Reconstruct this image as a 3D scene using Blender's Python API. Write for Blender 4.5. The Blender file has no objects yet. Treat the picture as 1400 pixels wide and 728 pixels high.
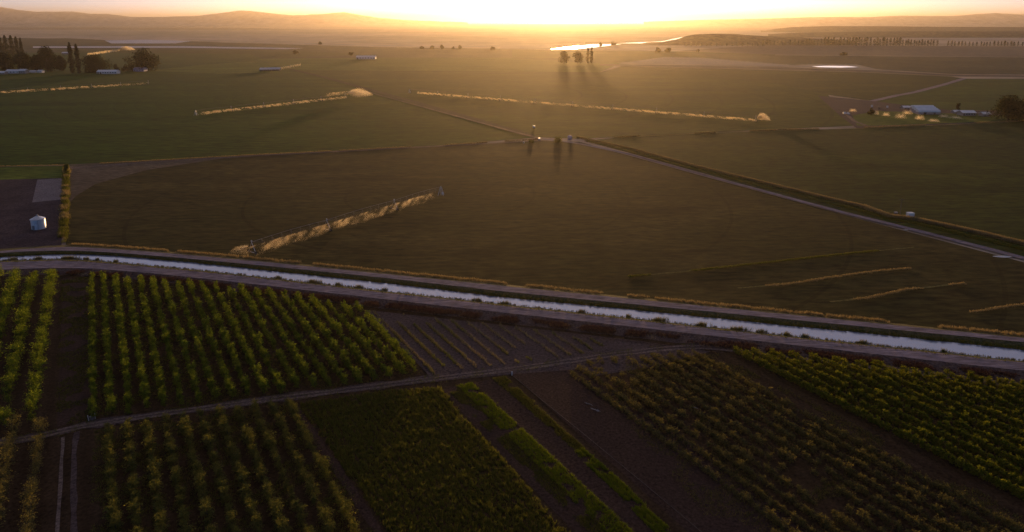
import bpy, math, random
import numpy as np
from mathutils import Vector, noise

# ------------------------------------------------------------------ camera, sky, sun, exposure
H = 75.0                                   # height of the camera above the fields, metres
F = 934.0                                  # focal length in photograph pixels (1400 wide)
YP = 230.0                                 # pixel row of the optical axis (the photograph is cropped)
TH = math.atan((YP - 31) / F)              # camera tilt below the horizon
SUN_AZ, SUN_EL = math.radians(4.1), math.radians(1.35)
sc = bpy.context.scene
C = sc.collection
cam_d = bpy.data.cameras.new('camera')
cam_d.sensor_width = 36.0
cam_d.lens = 36.0 * F / 1400.0
cam_d.shift_y = -(364 - YP) / 1400.0
cam_d.clip_start, cam_d.clip_end = 0.5, 90000.0
cam = bpy.data.objects.new('camera', cam_d)
C.objects.link(cam)
cam.location = (0, 0, H)
cam.rotation_euler = (math.pi / 2 - TH, 0, 0)
sc.camera = cam

SUNV = Vector((math.sin(SUN_AZ) * math.cos(SUN_EL), math.cos(SUN_AZ) * math.cos(SUN_EL), math.sin(SUN_EL)))
W = bpy.data.worlds.new('World'); sc.world = W; W.use_nodes = True
nt = W.node_tree; nt.nodes.clear()
out = nt.nodes.new('ShaderNodeOutputWorld')
sky = nt.nodes.new('ShaderNodeTexSky'); sky.sky_type = 'NISHITA'; sky.sun_disc = False
sky.sun_elevation = SUN_EL; sky.sun_rotation = SUN_AZ
sky.altitude = 300; sky.air_density = 0.25; sky.dust_density = 0.2; sky.ozone_density = 1.6
bg = nt.nodes.new('ShaderNodeBackground'); bg.inputs['Strength'].default_value = 0.05
nt.links.new(sky.outputs[0], bg.inputs[0])
# the glare of the sun itself in hazy air: a tight core and a soft halo round its direction
geo = nt.nodes.new('ShaderNodeTexCoord')
dot = nt.nodes.new('ShaderNodeVectorMath'); dot.operation = 'DOT_PRODUCT'
dot.inputs[1].default_value = SUNV
nrm = nt.nodes.new('ShaderNodeVectorMath'); nrm.operation = 'NORMALIZE'
nt.links.new(geo.outputs['Generated'], nrm.inputs[0]); nt.links.new(nrm.outputs[0], dot.inputs[0])
def M(op, a, b=None, tree=nt):
    n = tree.nodes.new('ShaderNodeMath'); n.operation = op
    for i, v in enumerate((a, b)):
        if v is None: continue
        if isinstance(v, (int, float)): n.inputs[i].default_value = v
        else: tree.links.new(v, n.inputs[i])
    return n.outputs[0]
th = M('ARCCOSINE', M('MINIMUM', dot.outputs['Value'], 0.9999999))
core = M('MULTIPLY', M('POWER', 2.718, M('MULTIPLY', th, -1 / math.radians(1.3))), 9.0)
halo = M('MULTIPLY', M('POWER', 2.718, M('MULTIPLY', th, -1 / math.radians(42.0))), 0.22)
bg2 = nt.nodes.new('ShaderNodeBackground'); bg2.inputs[0].default_value = (1.0, 0.76, 0.52, 1)
nt.links.new(core, bg2.inputs['Strength'])
bg3 = nt.nodes.new('ShaderNodeBackground'); bg3.inputs[0].default_value = (1.0, 0.83, 0.84, 1)
nt.links.new(halo, bg3.inputs['Strength'])
add = nt.nodes.new('ShaderNodeAddShader')
nt.links.new(bg.outputs[0], add.inputs[0]); nt.links.new(bg2.outputs[0], add.inputs[1])
add2 = nt.nodes.new('ShaderNodeAddShader')
nt.links.new(add.outputs[0], add2.inputs[0]); nt.links.new(bg3.outputs[0], add2.inputs[1])
nt.links.new(add2.outputs[0], out.inputs[0])

sl = bpy.data.lights.new('sun', 'SUN'); sl.energy = 5.0; sl.angle = math.radians(3.0); sl.color = (1.0, 0.56, 0.21)
so = bpy.data.objects.new('sun', sl); C.objects.link(so)
so.rotation_euler = (-SUNV).to_track_quat('-Z', 'Y').to_euler()
so.location = SUNV * 200

vs = sc.view_settings
vs.view_transform = 'Standard'; vs.look = 'None'; vs.gamma = 1.0; vs.use_curve_mapping = False
vs.exposure = 2.0
sc.cycles.transparent_max_bounces = 128
sc.cycles.max_bounces = 5; sc.cycles.diffuse_bounces = 1; sc.cycles.glossy_bounces = 2
sc.cycles.transmission_bounces = 3; sc.cycles.volume_bounces = 0
sc.cycles.use_denoising = True; sc.cycles.denoising_prefilter = 'NONE'
sc.cycles.sample_clamp_indirect = 0.4
W.cycles.sampling_method = 'MANUAL'; W.cycles.sample_map_resolution = 2048

# ------------------------------------------------------------------ pixel to ground
CT, ST = math.cos(TH), math.sin(TH)
def ray(px, py):
    a, b = (px - 700) / F, (YP - py) / F
    return a, CT + b * ST, -ST + b * CT
def P(px, py, z=0.0):
    dx, dy, dz = ray(px, py)
    t = (z - H) / dz
    return Vector((dx * t, dy * t, z))
def PY(px, py, Y):                         # the point of a pixel's ray at a known distance Y
    dx, dy, dz = ray(px, py); t = Y / dy
    return Vector((dx * t, Y, H + dz * t))
RD = Vector((0.5185, -0.8551)); RN = Vector((0.8551, 0.5185))   # along the orchard rows, across them
def vrow(px, py):
    p = P(px, py); return p.x * RN.x + p.y * RN.y
def inpoly(x, y, poly):
    n, r, j = len(poly), False, len(poly) - 1
    for i in range(n):
        xi, yi = poly[i][0], poly[i][1]; xj, yj = poly[j][0], poly[j][1]
        if (yi > y) != (yj > y) and x < (xj - xi) * (y - yi) / (yj - yi) + xi: r = not r
        j = i
    return r
def interp(tab, x):
    xs = [t[0] for t in tab]; ys = [t[1] for t in tab]
    return float(np.interp(x, xs, ys))
def smooth_tab(tab, x, w=22):
    return sum(interp(tab, x + d) for d in (-w, -w / 2, 0, w / 2, w)) / 5

# ------------------------------------------------------------------ materials
def nodemat(name):
    m = bpy.data.materials.new(name); m.use_nodes = True
    t = m.node_tree; t.nodes.clear()
    o = t.nodes.new('ShaderNodeOutputMaterial')
    return m, t, o
def L(t, a, b): t.links.new(a, b)
def ramp(t, fac, c0, c1, p0=0.3, p1=0.7):
    r = t.nodes.new('ShaderNodeValToRGB')
    r.color_ramp.elements[0].position = p0; r.color_ramp.elements[1].position = p1
    r.color_ramp.elements[0].color = (*c0, 1); r.color_ramp.elements[1].color = (*c1, 1)
    L(t, fac, r.inputs[0]); return r.outputs[0]
def mixc(t, fac, a, b, mode='MIX'):
    n = t.nodes.new('ShaderNodeMix'); n.data_type = 'RGBA'; n.blend_type = mode
    for i, v in ((0, fac), (6, a), (7, b)):
        if isinstance(v, (int, float)): n.inputs[i].default_value = v
        elif isinstance(v, tuple): n.inputs[i].default_value = (*v, 1)
        else: L(t, v, n.inputs[i])
    return n.outputs[2]
def noisen(t, vec, scale, detail=3, rough=0.55):
    n = t.nodes.new('ShaderNodeTexNoise'); n.inputs['Scale'].default_value = scale
    n.inputs['Detail'].default_value = detail; n.inputs['Roughness'].default_value = rough
    L(t, vec, n.inputs['Vector']); return n.outputs['Fac']
def soil(name, c0, c1, fine=1.2, mid=0.07, c2=None, big=0.012, stripe=None, rings=None, stretch=None, rough=0.95, bump=0.0, sheen=0.0):
    """ground or crop surface: three scales of mottling, optional drill rows and wheel-track rings"""
    m, t, o = nodemat(name)
    g = t.nodes.new('ShaderNodeNewGeometry'); pos = g.outputs['Position']
    vec = pos
    if stretch:
        mp = t.nodes.new('ShaderNodeMapping'); mp.vector_type = 'POINT'
        mp.inputs['Rotation'].default_value = (0, 0, math.radians(stretch[0])); mp.inputs['Scale'].default_value = (stretch[1], 1, 1)
        L(t, pos, mp.inputs['Vector']); vec = mp.outputs[0]
    nf = noisen(t, vec, fine, 4, 0.7); nm = noisen(t, vec, mid, 4, 0.6); nb = noisen(t, pos, big, 3, 0.5)
    col = ramp(t, nm, c0, c1)
    col = mixc(t, ramp(t, nb, (0, 0, 0), (1, 1, 1), .4, .65), col, c2 or tuple(0.5 * (a + b) for a, b in zip(c0, c1)))
    col = mixc(t, 1.0, col, ramp(t, nf, (0.35,) * 3, (1.65,) * 3, .3, .7), 'MULTIPLY')
    hgt = nf
    if stripe:                              # (period metres, strength): rows along the orchard direction
        s = t.nodes.new('ShaderNodeVectorMath'); s.operation = 'DOT_PRODUCT'
        dv = stripe[2] if len(stripe) > 2 else RN
        s.inputs[1].default_value = (dv.x, dv.y, 0); L(t, pos, s.inputs[0])
        sn = M('SINE', M('MULTIPLY', M('ADD', s.outputs['Value'], M('MULTIPLY', nm, 0.8, t), t), 2 * math.pi / stripe[0], t), None, t)
        f = M('MULTIPLY', M('ADD', M('MULTIPLY', sn, 0.5, t), 0.5, t), stripe[1], t)
        col = mixc(t, f, col, mixc(t, 1.0, col, (0.45, 0.42, 0.4), 'MULTIPLY'))
        hgt = M('ADD', nf, M('MULTIPLY', sn, 0.5, t), t)
    if rings:                               # (centre, period, thickness, strength)
        d = t.nodes.new('ShaderNodeVectorMath'); d.operation = 'DISTANCE'
        d.inputs[1].default_value = (rings[0].x, rings[0].y, 0); L(t, pos, d.inputs[0])
        fr = M('FRACT', M('DIVIDE', d.outputs['Value'], rings[1], t), None, t)
        k = M('MULTIPLY', M('LESS_THAN', fr, rings[2] / rings[1], t), rings[3], t)
        k = M('MULTIPLY', k, ramp(t, nb, (0.2,) * 3, (1,) * 3), t)
        col = mixc(t, k, col, mixc(t, 1.0, col, (0.4, 0.36, 0.33), 'MULTIPLY'))
    b = t.nodes.new('ShaderNodeBsdfPrincipled')
    L(t, col, b.inputs['Base Color']); b.inputs['Roughness'].default_value = rough
    b.inputs['Specular IOR Level'].default_value = 0.03
    if sheen:
        b.inputs['Sheen Weight'].default_value = sheen; b.inputs['Sheen Roughness'].default_value = 0.5
        b.inputs['Sheen Tint'].default_value = (0.8, 0.75, 0.35, 1)
    bp = t.nodes.new('ShaderNodeBump'); bp.inputs['Strength'].default_value = bump; bp.inputs['Distance'].default_value = 0.6
    L(t, hgt, bp.inputs['Height']); L(t, bp.outputs[0], b.inputs['Normal'])
    L(t, b.outputs[0], o.inputs[0])
    return m
def leafmat(name, c0, c1, trans=0.5, tcol=None):
    """leaf or blade: diffuse plus light coming through, each leaf a shade of its own"""
    m, t, o = nodemat(name)
    g = t.nodes.new('ShaderNodeNewGeometry')
    oi = t.nodes.new('ShaderNodeObjectInfo')
    r = M('FRACT', M('ADD', g.outputs['Random Per Island'], M('MULTIPLY', oi.outputs['Random'], 0.35, t), t), None, t)
    col = ramp(t, r, c0, c1, 0.0, 1.0)
    d = t.nodes.new('ShaderNodeBsdfDiffuse'); L(t, col, d.inputs[0])
    tr = t.nodes.new('ShaderNodeBsdfTranslucent')
    L(t, mixc(t, 1.0, col, tcol or (1.6, 1.5, 0.6), 'MULTIPLY'), tr.inputs[0])
    mx = t.nodes.new('ShaderNodeMixShader'); mx.inputs[0].default_value = trans
    L(t, d.outputs[0], mx.inputs[1]); L(t, tr.outputs[0], mx.inputs[2]); L(t, mx.outputs[0], o.inputs[0])
    return m
def plain(name, c, rough=0.6, metal=0.0, var=0.25, scale=1.5):
    m, t, o = nodemat(name)
    g = t.nodes.new('ShaderNodeTexCoord')
    n = noisen(t, g.outputs['Object'], scale, 4, 0.6)
    b = t.nodes.new('ShaderNodeBsdfPrincipled')
    L(t, ramp(t, n, tuple(v * (1 - var) for v in c), tuple(min(1, v * (1 + var)) for v in c)), b.inputs['Base Color'])
    b.inputs['Roughness'].default_value = rough; b.inputs['Metallic'].default_value = metal
    L(t, b.outputs[0], o.inputs[0]); return m
def volmat(name, col, dens, g):
    m, t, o = nodemat(name)
    v = t.nodes.new('ShaderNodeVolumePrincipled')
    v.inputs['Color'].default_value = (*col, 1); v.inputs['Density'].default_value = dens; v.inputs['Anisotropy'].default_value = g
    L(t, v.outputs[0], o.inputs['Volume']); return m
def watermat(name, c, rough=0.05, sc_=1.2, dist=0.03, ior=1.333):
    m, t, o = nodemat(name)
    g = t.nodes.new('ShaderNodeNewGeometry')
    b = t.nodes.new('ShaderNodeBsdfPrincipled'); b.inputs['Base Color'].default_value = (*c, 1)
    b.inputs['Roughness'].default_value = rough; b.inputs['IOR'].default_value = ior
    bp = t.nodes.new('ShaderNodeBump'); bp.inputs['Strength'].default_value = 0.25; bp.inputs['Distance'].default_value = dist
    L(t, noisen(t, g.outputs['Position'], sc_, 3), bp.inputs['Height']); L(t, bp.outputs[0], b.inputs['Normal'])
    L(t, b.outputs[0], o.inputs[0]); return m

PIV = P(603, 266)                            # centre of the near irrigation circle
PIV2 = P(485, 130); PIV3 = P(560, 126)
MT = {
 'plain': soil('dry_basin_land', (0.315, 0.230, 0.159), (0.557, 0.424, 0.305), 0.02, 0.0016, (0.290, 0.242, 0.159), 0.0005, stretch=(0, 0.3)),
 'plateau': soil('far_dark_crop', (0.022, 0.025, 0.012), (0.079, 0.073, 0.037), 0.1, 0.008, big=0.003),
 'cover': soil('white_row_cover', (0.42, 0.40, 0.42), (0.62, 0.60, 0.62), 0.3, 0.03, bump=0.1),
 'crop_left': soil('green_crop', (0.020, 0.039, 0.003), (0.055, 0.095, 0.008), 0.33, 0.03, (0.035, 0.061, 0.006), 0.009, rings=(PIV2, 17, 1.6, .5), stretch=(-8, .25), sheen=0.0),
 'crop_bright': soil('bright_green_crop', (0.044, 0.065, 0.007), (0.109, 0.143, 0.018), 0.6, 0.03, stretch=(0, .25), sheen=0.0),
 'crop_mid': soil('green_brown_crop', (0.026, 0.036, 0.003), (0.070, 0.086, 0.009), 0.28, 0.025, (0.037, 0.051, 0.006), 0.008, rings=(P(560, 128), 46, 2.5, .6), stretch=(6, .25), sheen=0.0),
 'crop_right': soil('olive_crop', (0.025, 0.031, 0.004), (0.065, 0.073, 0.010), 0.4, 0.04, (0.037, 0.043, 0.008), 0.011, stretch=(-12, .3), sheen=0.0),
 'crop_pivot': soil('brown_stubble_crop', (0.031, 0.024, 0.007), (0.090, 0.066, 0.019), 0.5, 0.05, (0.046, 0.039, 0.010), 0.014, rings=(PIV, 41, 1.3, .55), stretch=(-8, .3), sheen=0.0),
 'bare_tan': soil('bare_tan_corner', (0.085, 0.062, 0.042), (0.135, 0.10, 0.068), 0.9, 0.06, stretch=(-10, .3)),
 'pale': soil('pale_dry_field', (0.27, 0.21, 0.16), (0.38, 0.30, 0.23), 0.2, 0.01),
 'brown': soil('brown_dry_field', (0.13, 0.095, 0.065), (0.19, 0.14, 0.09), 0.15, 0.01, stretch=(0, .3)),
 'dark': soil('dark_crop_strip', (0.026, 0.026, 0.014), (0.05, 0.045, 0.024), 0.6, 0.03),
 'plough': soil('ploughed_plot', (0.032, 0.022, 0.025), (0.079, 0.055, 0.060), 1.5, 0.08),
 'pad': soil('grey_gravel_pad', (0.156, 0.123, 0.123), (0.234, 0.192, 0.184), 2.0, 0.1, bump=0.25),
 'road': soil('gravel_road', (0.172, 0.132, 0.144), (0.278, 0.219, 0.239), 2.5, 0.15, (0.211, 0.170, 0.185), 0.05, stretch=(-16, .12), bump=0.25),
 'dirt': soil('dirt_track', (0.111, 0.079, 0.066), (0.200, 0.147, 0.122), 2.0, 0.12, big=0.04, bump=0.25),
 'earth': soil('orchard_floor', (0.036, 0.022, 0.012), (0.070, 0.042, 0.024), 1.6, 0.12, (0.055, 0.034, 0.018), 0.03, stripe=(3.03, .45)),
 'bare': soil('bare_dark_earth', (0.040, 0.024, 0.019), (0.069, 0.041, 0.031), 2.0, 0.15, stripe=(1.1, .15)),
 'bank': soil('canal_bank', (0.054, 0.052, 0.024), (0.102, 0.091, 0.044), 2.0, 0.2, bump=0.25),
 'slope': soil('embankment_slope', (0.065, 0.044, 0.041), (0.112, 0.079, 0.072), 1.6, 0.15, bump=0.25),
 'ditch': soil('weedy_ditch', (0.09, 0.09, 0.025), (0.16, 0.13, 0.05), 1.5, 0.2),
 'water': watermat('canal_water', (0.20, 0.24, 0.33), 0.08, 1.4, 0.012, 2.5),
 'pond': watermat('pond_water', (0.05, 0.05, 0.05), 0.05, 0.3, 0.02),
 'mount': soil('far_hill', (0.338, 0.287, 0.265), (0.473, 0.406, 0.359), 0.004, 0.0008, big=0.0003, bump=0.0),  # paler than the hills themselves: distance haze put into the colour
 'mesa': soil('mesa_grass', (0.10, 0.075, 0.04), (0.17, 0.12, 0.06), 0.05, 0.006, big=0.002, bump=0.2),
 'leaf_orchard': leafmat('orchard_leaf', (0.064, 0.115, 0.016), (0.184, 0.221, 0.035), .55),
 'leaf_low': leafmat('dull_orchard_leaf', (0.065, 0.086, 0.027), (0.165, 0.155, 0.048), .5),  # less green than the main orchard leaf; also serves weeds and shrubs
 'leaf_grey': leafmat('greyish_leaf', (0.083, 0.083, 0.036), (0.180, 0.158, 0.070), .5),
 'leaf_vine': leafmat('bush_leaf', (0.061, 0.092, 0.012), (0.236, 0.231, 0.027), .5),
 'leaf_young': leafmat('young_leaf', (0.077, 0.075, 0.035), (0.179, 0.155, 0.056), .45),
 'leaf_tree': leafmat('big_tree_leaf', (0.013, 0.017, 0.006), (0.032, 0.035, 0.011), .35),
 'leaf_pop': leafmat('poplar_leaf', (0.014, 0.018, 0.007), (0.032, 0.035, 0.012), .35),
 'straw': leafmat('dry_grass', (0.161, 0.130, 0.070), (0.334, 0.272, 0.153), .5, (1.15, 1.05, .75)),
 'weed_red': leafmat('reddish_weed', (0.065, 0.034, 0.029), (0.143, 0.074, 0.055), .35, (1.2, 1, .8)),
 'weed': leafmat('green_weed', (0.045, 0.059, 0.017), (0.119, 0.119, 0.036), .5),
 'grass': leafmat('strip_crop_grass', (0.065, 0.105, 0.011), (0.145, 0.175, 0.022), .5),
 'reed': leafmat('reed', (0.072, 0.078, 0.033), (0.169, 0.150, 0.065), .45),
 'bark': plain('bark', (0.055, 0.042, 0.032), 0.9, var=.4),
 'white': plain('white_paint', (0.62, 0.62, 0.62), 0.5, var=.08),
 'galv': plain('galvanised_steel', (0.55, 0.57, 0.60), 0.42, 0.75, var=.12),
 'steel': plain('dull_steel', (0.22, 0.21, 0.22), 0.5, 0.6, var=.15),
 'tyre': plain('tyre_rubber', (0.025, 0.024, 0.023), 0.85),
 'glass': plain('window_glass', (0.03, 0.035, 0.04), 0.12, var=.05),
 'roofm': plain('pale_metal_roof', (0.58, 0.60, 0.63), 0.4, 0.3, var=.1, scale=.4),
 'wallm': plain('weathered_wall', (0.30, 0.27, 0.25), 0.8, var=.2, scale=.4),
 'blue': plain('blue_tank_paint', (0.22, 0.24, 0.36), 0.45, var=.1),
 'wood': plain('grey_wood', (0.14, 0.11, 0.09), 0.9, var=.3),
 'film': plain('greenhouse_film', (0.55, 0.60, 0.62), 0.35, var=.08, scale=.3),
}

# ------------------------------------------------------------------ mesh helpers
def link(o, parent=None):
    C.objects.link(o)
    if parent: o.parent = parent
    return o
def tag(o, label=None, cat=None, group=None, kind=None):
    for k, v in (('label', label), ('category', cat), ('group', group), ('kind', kind)):
        if v: o[k] = v
    return o
def empty(name, loc, label, cat, group=None, rz=0.0):
    o = bpy.data.objects.new(name, None); o.empty_display_size = 0.3
    o.location = loc; o.rotation_euler = (0, 0, rz)
    return tag(link(o), label, cat, group)
def mesh(name, V, Fc, mat, smooth=False):
    me = bpy.data.meshes.new(name); me.from_pydata([tuple(v) for v in V], [], Fc)
    me.materials.append(MT[mat] if isinstance(mat, str) else mat)
    if smooth: me.polygons.foreach_set('use_smooth', [True] * len(me.polygons))
    me.update(); return me
def fast(name, V, k, mat):
    """V: (n*k, 3) array, every k vertices one face"""
    V = np.asarray(V, dtype=np.float32).reshape(-1, 3); n = len(V); nf = n // k
    me = bpy.data.meshes.new(name)
    me.vertices.add(n); me.vertices.foreach_set('co', V.ravel())
    me.loops.add(n); me.loops.foreach_set('vertex_index', np.arange(n, dtype=np.int32))
    me.polygons.add(nf); me.polygons.foreach_set('loop_start', np.arange(0, n, k, dtype=np.int32))
    me.materials.append(MT[mat] if isinstance(mat, str) else mat)
    me.update(calc_edges=True); return me
def obj(name, me, parent=None, loc=None):
    o = bpy.data.objects.new(name, me)
    if loc is not None: o.location = loc
    return link(o, parent)
class MB:
    def __init__(s): s.v, s.f = [], []
    def box(s, c, d, rz=0.0):
        b = len(s.v); cs, sn = math.cos(rz), math.sin(rz)
        for z in (-1, 1):
            for x, y in ((-1, -1), (1, -1), (1, 1), (-1, 1)):
                X, Y = x * d[0] / 2, y * d[1] / 2
                s.v.append((c[0] + X * cs - Y * sn, c[1] + X * sn + Y * cs, c[2] + z * d[2] / 2))
        for q in ((0, 3, 2, 1), (4, 5, 6, 7), (0, 1, 5, 4), (1, 2, 6, 5), (2, 3, 7, 6), (3, 0, 4, 7)): s.f.append(tuple(b + i for i in q))
        return s
    def tube(s, pts, r, n=6, cap=True):
        pts = [Vector(p) for p in pts]; b = len(s.v)
        rs = r if isinstance(r, (list, tuple)) else [r] * len(pts)
        for i, p in enumerate(pts):
            d = (pts[min(i + 1, len(pts) - 1)] - pts[max(i - 1, 0)]).normalized()
            a = d.cross(Vector((0, 0, 1)))
            if a.length < 1e-3: a = Vector((1, 0, 0))
            a.normalize(); c = d.cross(a)
            for k in range(n):
                t = 2 * math.pi * k / n; s.v.append(tuple(p + (a * math.cos(t) + c * math.sin(t)) * rs[i]))
        for i in range(len(pts) - 1):
            for k in range(n):
                s.f.append((b + i * n + k, b + i * n + (k + 1) % n, b + (i + 1) * n + (k + 1) % n, b + (i + 1) * n + k))
        if cap:
            s.f.append(tuple(b + k for k in range(n))[::-1]); s.f.append(tuple(b + (len(pts) - 1) * n + k for k in range(n)))
        return s
    def poly(s, pts, faces):
        b = len(s.v); s.v += [tuple(p) for p in pts]; s.f += [tuple(b + i for i in f) for f in faces]; return s
    def build(s, name, mat, parent=None, smooth=False, loc=None):
        return obj(name, mesh(name, s.v, s.f, mat, smooth), parent, loc)
def sheet(name, pix, z, mat, label=None):
    V = [P(x, y, z) for x, y in pix]
    V = [(v.x, v.y, z) for v in V]
    # keep the face pointing up
    a = sum(V[i][0] * V[(i + 1) % len(V)][1] - V[(i + 1) % len(V)][0] * V[i][1] for i in range(len(V)))
    if a < 0: V = V[::-1]
    o = obj(name, mesh(name, V, [tuple(range(len(V)))], mat))
    return tag(o, label, None, None, 'structure')
def strip(name, pix, w, z, mat, label=None, jitter=0.12, seed=1):
    """a road or verge w metres wide along a line of pixels, slightly uneven edges"""
    rnd = random.Random(seed)
    pts = []
    for (a, b) in zip(pix[:-1], pix[1:]):
        A, B = P(*a, z), P(*b, z); n = max(2, int((B - A).length / max(3.0, w)))
        n = min(n, 120)
        pts += [A.lerp(B, i / n) for i in range(n)]
    pts.append(P(*pix[-1], z))
    for _ in range(3): pts = [pts[0]] + [(pts[i - 1] + pts[i] * 2 + pts[i + 1]) / 4 for i in range(1, len(pts) - 1)] + [pts[-1]]
    V, Fc = [], []
    for i, p in enumerate(pts):
        d = (pts[min(i + 1, len(pts) - 1)] - pts[max(i - 1, 0)]); d.z = 0; d.normalize()
        n = Vector((-d.y, d.x, 0))
        V += [p + n * (w / 2) * (1 + rnd.uniform(-jitter, jitter)), p - n * (w / 2) * (1 + rnd.uniform(-jitter, jitter))]
        if i: Fc.append((2 * i - 2, 2 * i - 1, 2 * i + 1, 2 * i))
    o = obj(name, mesh(name, V, Fc, mat))
    return tag(o, label, None, None, 'structure')

def ordn(n):
    s = 'th' if 10 <= n % 100 <= 20 else {1: 'st', 2: 'nd', 3: 'rd'}.get(n % 10, 'th')
    return '%d%s' % (n, s)

# ------------------------------------------------------------------ ground and far relief
o = obj('ground', mesh('ground', [(-58000, -300, 0), (58000, -300, 0), (58000, 48000, 0), (-58000, 48000, 0)], [(0, 1, 2, 3)], 'plain'))
tag(o, None, None, None, 'structure')
def ridge(name, top, yb, thick, mat, seed, label=None, kind='structure', nx=None, rough=0.06):
    """a hill range: a foot line on the ground at pixel row yb, a crest that projects onto the pixel line top"""
    x0, x1 = top[0][0], top[-1][0]; nx = nx or int((x1 - x0) / 3)
    V, Fc = [], []; rows = 7
    for i in range(nx + 1):
        x = x0 + (x1 - x0) * i / nx
        yt = interp(top, x) + rough * 6 * (noise.noise(Vector((x * 0.09, seed, 0))) + .5 * noise.noise(Vector((x * 0.3, seed, 4))))
        foot = P(x, yb)
        u = Vector((foot.x, foot.y)).normalized()
        crestY = foot.y + thick * u.y
        cr = PY(x, yt, crestY)
        hz = max(cr.z, 0.5)
        for j in range(rows):
            s = j / (rows - 3) if j <= rows - 3 else None
            if s is not None:
                k = s * s * (3 - 2 * s)
                rr = noise.noise(Vector((x * 0.12, s * 3, seed + 9))) * 0.22 * math.sin(math.pi * s)
                V.append((foot.x + (cr.x - foot.x) * s, foot.y + (crestY - foot.y) * s, hz * max(0, k + rr) - (1.0 if j == 0 else 0)))
            else:
                q = 1.5 if j == rows - 2 else 2.4
                V.append((foot.x + (cr.x - foot.x) * q, foot.y + (crestY - foot.y) * q, hz * (0.6 if j == rows - 2 else -0.01)))
    for i in range(nx):
        for j in range(rows - 1):
            a = i * rows + j; Fc.append((a, a + rows, a + rows + 1, a + 1))
    o = obj(name, mesh(name, V, Fc, mat, True))
    return tag(o, label, None, None, kind)
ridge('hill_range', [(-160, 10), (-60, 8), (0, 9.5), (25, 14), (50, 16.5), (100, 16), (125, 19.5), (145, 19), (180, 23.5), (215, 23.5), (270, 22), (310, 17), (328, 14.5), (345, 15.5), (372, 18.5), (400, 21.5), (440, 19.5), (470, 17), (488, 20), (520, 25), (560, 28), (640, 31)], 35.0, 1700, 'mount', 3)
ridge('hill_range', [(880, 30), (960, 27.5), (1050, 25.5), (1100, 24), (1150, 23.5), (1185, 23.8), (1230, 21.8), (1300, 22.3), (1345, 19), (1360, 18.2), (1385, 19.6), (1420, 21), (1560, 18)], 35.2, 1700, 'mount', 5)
ridge('hill', [(1040, 43), (1062, 39.5), (1080, 37.5), (1130, 36), (1215, 36.2), (1300, 37), (1400, 37.2), (1520, 37)], 44.5, 600, 'mesa', 7, rough=.02)
ridge('hill', [(1050, 47), (1085, 45), (1140, 44), (1250, 43), (1400, 43), (1520, 43)], 52.0, 330, 'mesa', 8, rough=.02)
ridge('mesa', [(800, 63), (880, 60), (905, 57.5), (925, 54), (940, 49), (950, 47.3), (975, 46.4), (1003, 46.6), (1020, 48.2), (1060, 50.2), (1100, 52), (1170, 56)], 62.5, 190, 'mesa', 9, rough=.03)

# ------------------------------------------------------------------ fields
ZL = [0.02]
def field(name, pix, mat):
    ZL[0] += 0.012
    return sheet(name, pix, ZL[0], mat)
field('field', [(-120, 53), (0, 51.5), (65, 53), (92, 52.5), (145, 55), (265, 57), (350, 59.8), (430, 62), (520, 64.6), (700, 67), (760, 69), (760, 92), (330, 80), (-120, 80)], 'plateau')
field('field', [(0, 37.5), (330, 38), (420, 41), (-120, 41)], 'brown')
field('field_cover', [(143, 55.6), (200, 54.6), (262, 56.4), (240, 59.6), (152, 59.6)], 'cover')
field('field_cover', [(45, 63.8), (130, 63.6), (250, 63.4), (415, 66.2), (390, 67.4), (250, 65.6), (45, 65.6)], 'cover')
field('field', [(60, 68), (330, 68.2), (420, 70.5), (500, 74), (405, 79), (200, 79)], 'crop_right')
field('field', [(-120, 73), (100, 72), (340, 74), (405, 96.5), (500, 123), (600, 150), (738, 188), (600, 199), (350, 212), (95, 225), (-160, 233)], 'crop_left')
field('field', [(200, 97), (275, 89), (350, 84), (390, 90), (380, 99), (300, 101)], 'crop_bright')
field('field', [(350, 80.5), (480, 79.5), (700, 79), (850, 86), (820, 99), (600, 97), (405, 96.5)], 'crop_bright')
field('field', [(405, 96.5), (600, 97), (820, 99), (960, 104), (1060, 114), (1132, 130), (1172, 172), (1000, 180), (838, 188), (790, 190), (738, 188), (600, 150), (500, 123)], 'crop_mid')
field('field', [(760, 69.2), (860, 69.5), (945, 71), (1060, 75), (1060, 90), (960, 80), (905, 79), (860, 84.5), (820, 87), (700, 80), (700, 68)], 'crop_mid')
field('field', [(925, 70), (1040, 62), (1480, 64), (1480, 79), (1200, 76.5), (1050, 75)], 'brown')
field('field', [(945, 72.5), (1050, 75.5), (1200, 77), (1480, 79.5), (1480, 103), (1300, 101.5), (1200, 95), (1172, 88.5), (1110, 88), (1060, 90), (970, 79)], 'plateau')
field('field', [(862, 84.5), (908, 78.3), (960, 79.2), (1060, 87.5), (1100, 90), (1060, 91), (900, 86.6)], 'pale')
field('field', [(820, 87.5), (1060, 92), (1200, 96.5), (1300, 102), (1480, 104.5), (1480, 106.5), (1300, 104.5), (1190, 99), (1060, 95), (820, 90)], 'bare_tan')
field('field', [(820, 99), (850, 91), (1060, 96), (1190, 99.5), (1300, 105), (1318, 107.5), (1250, 125), (1195, 138.5), (1132, 130), (1060, 114), (960, 104)], 'crop_right')
field('field', [(1195, 138.5), (1250, 125.5), (1318, 108), (1480, 108.5), (1480, 152), (1300, 151), (1230, 143)], 'crop_left')
field('field', [(1118, 131), (1195, 138.5), (1230, 143), (1300, 151), (1480, 153), (1480, 163), (1300, 170), (1172, 176), (1150, 160)], 'plough')
field('field', [(1165, 158), (1200, 152), (1320, 156), (1400, 160), (1400, 165), (1200, 172), (1172, 172)], 'crop_bright')
field('field', [(838, 189), (1000, 181), (1172, 176.5), (1300, 171), (1480, 163.5), (1480, 372), (1150, 290), (950, 234), (800, 192.5)], 'crop_right')
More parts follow.
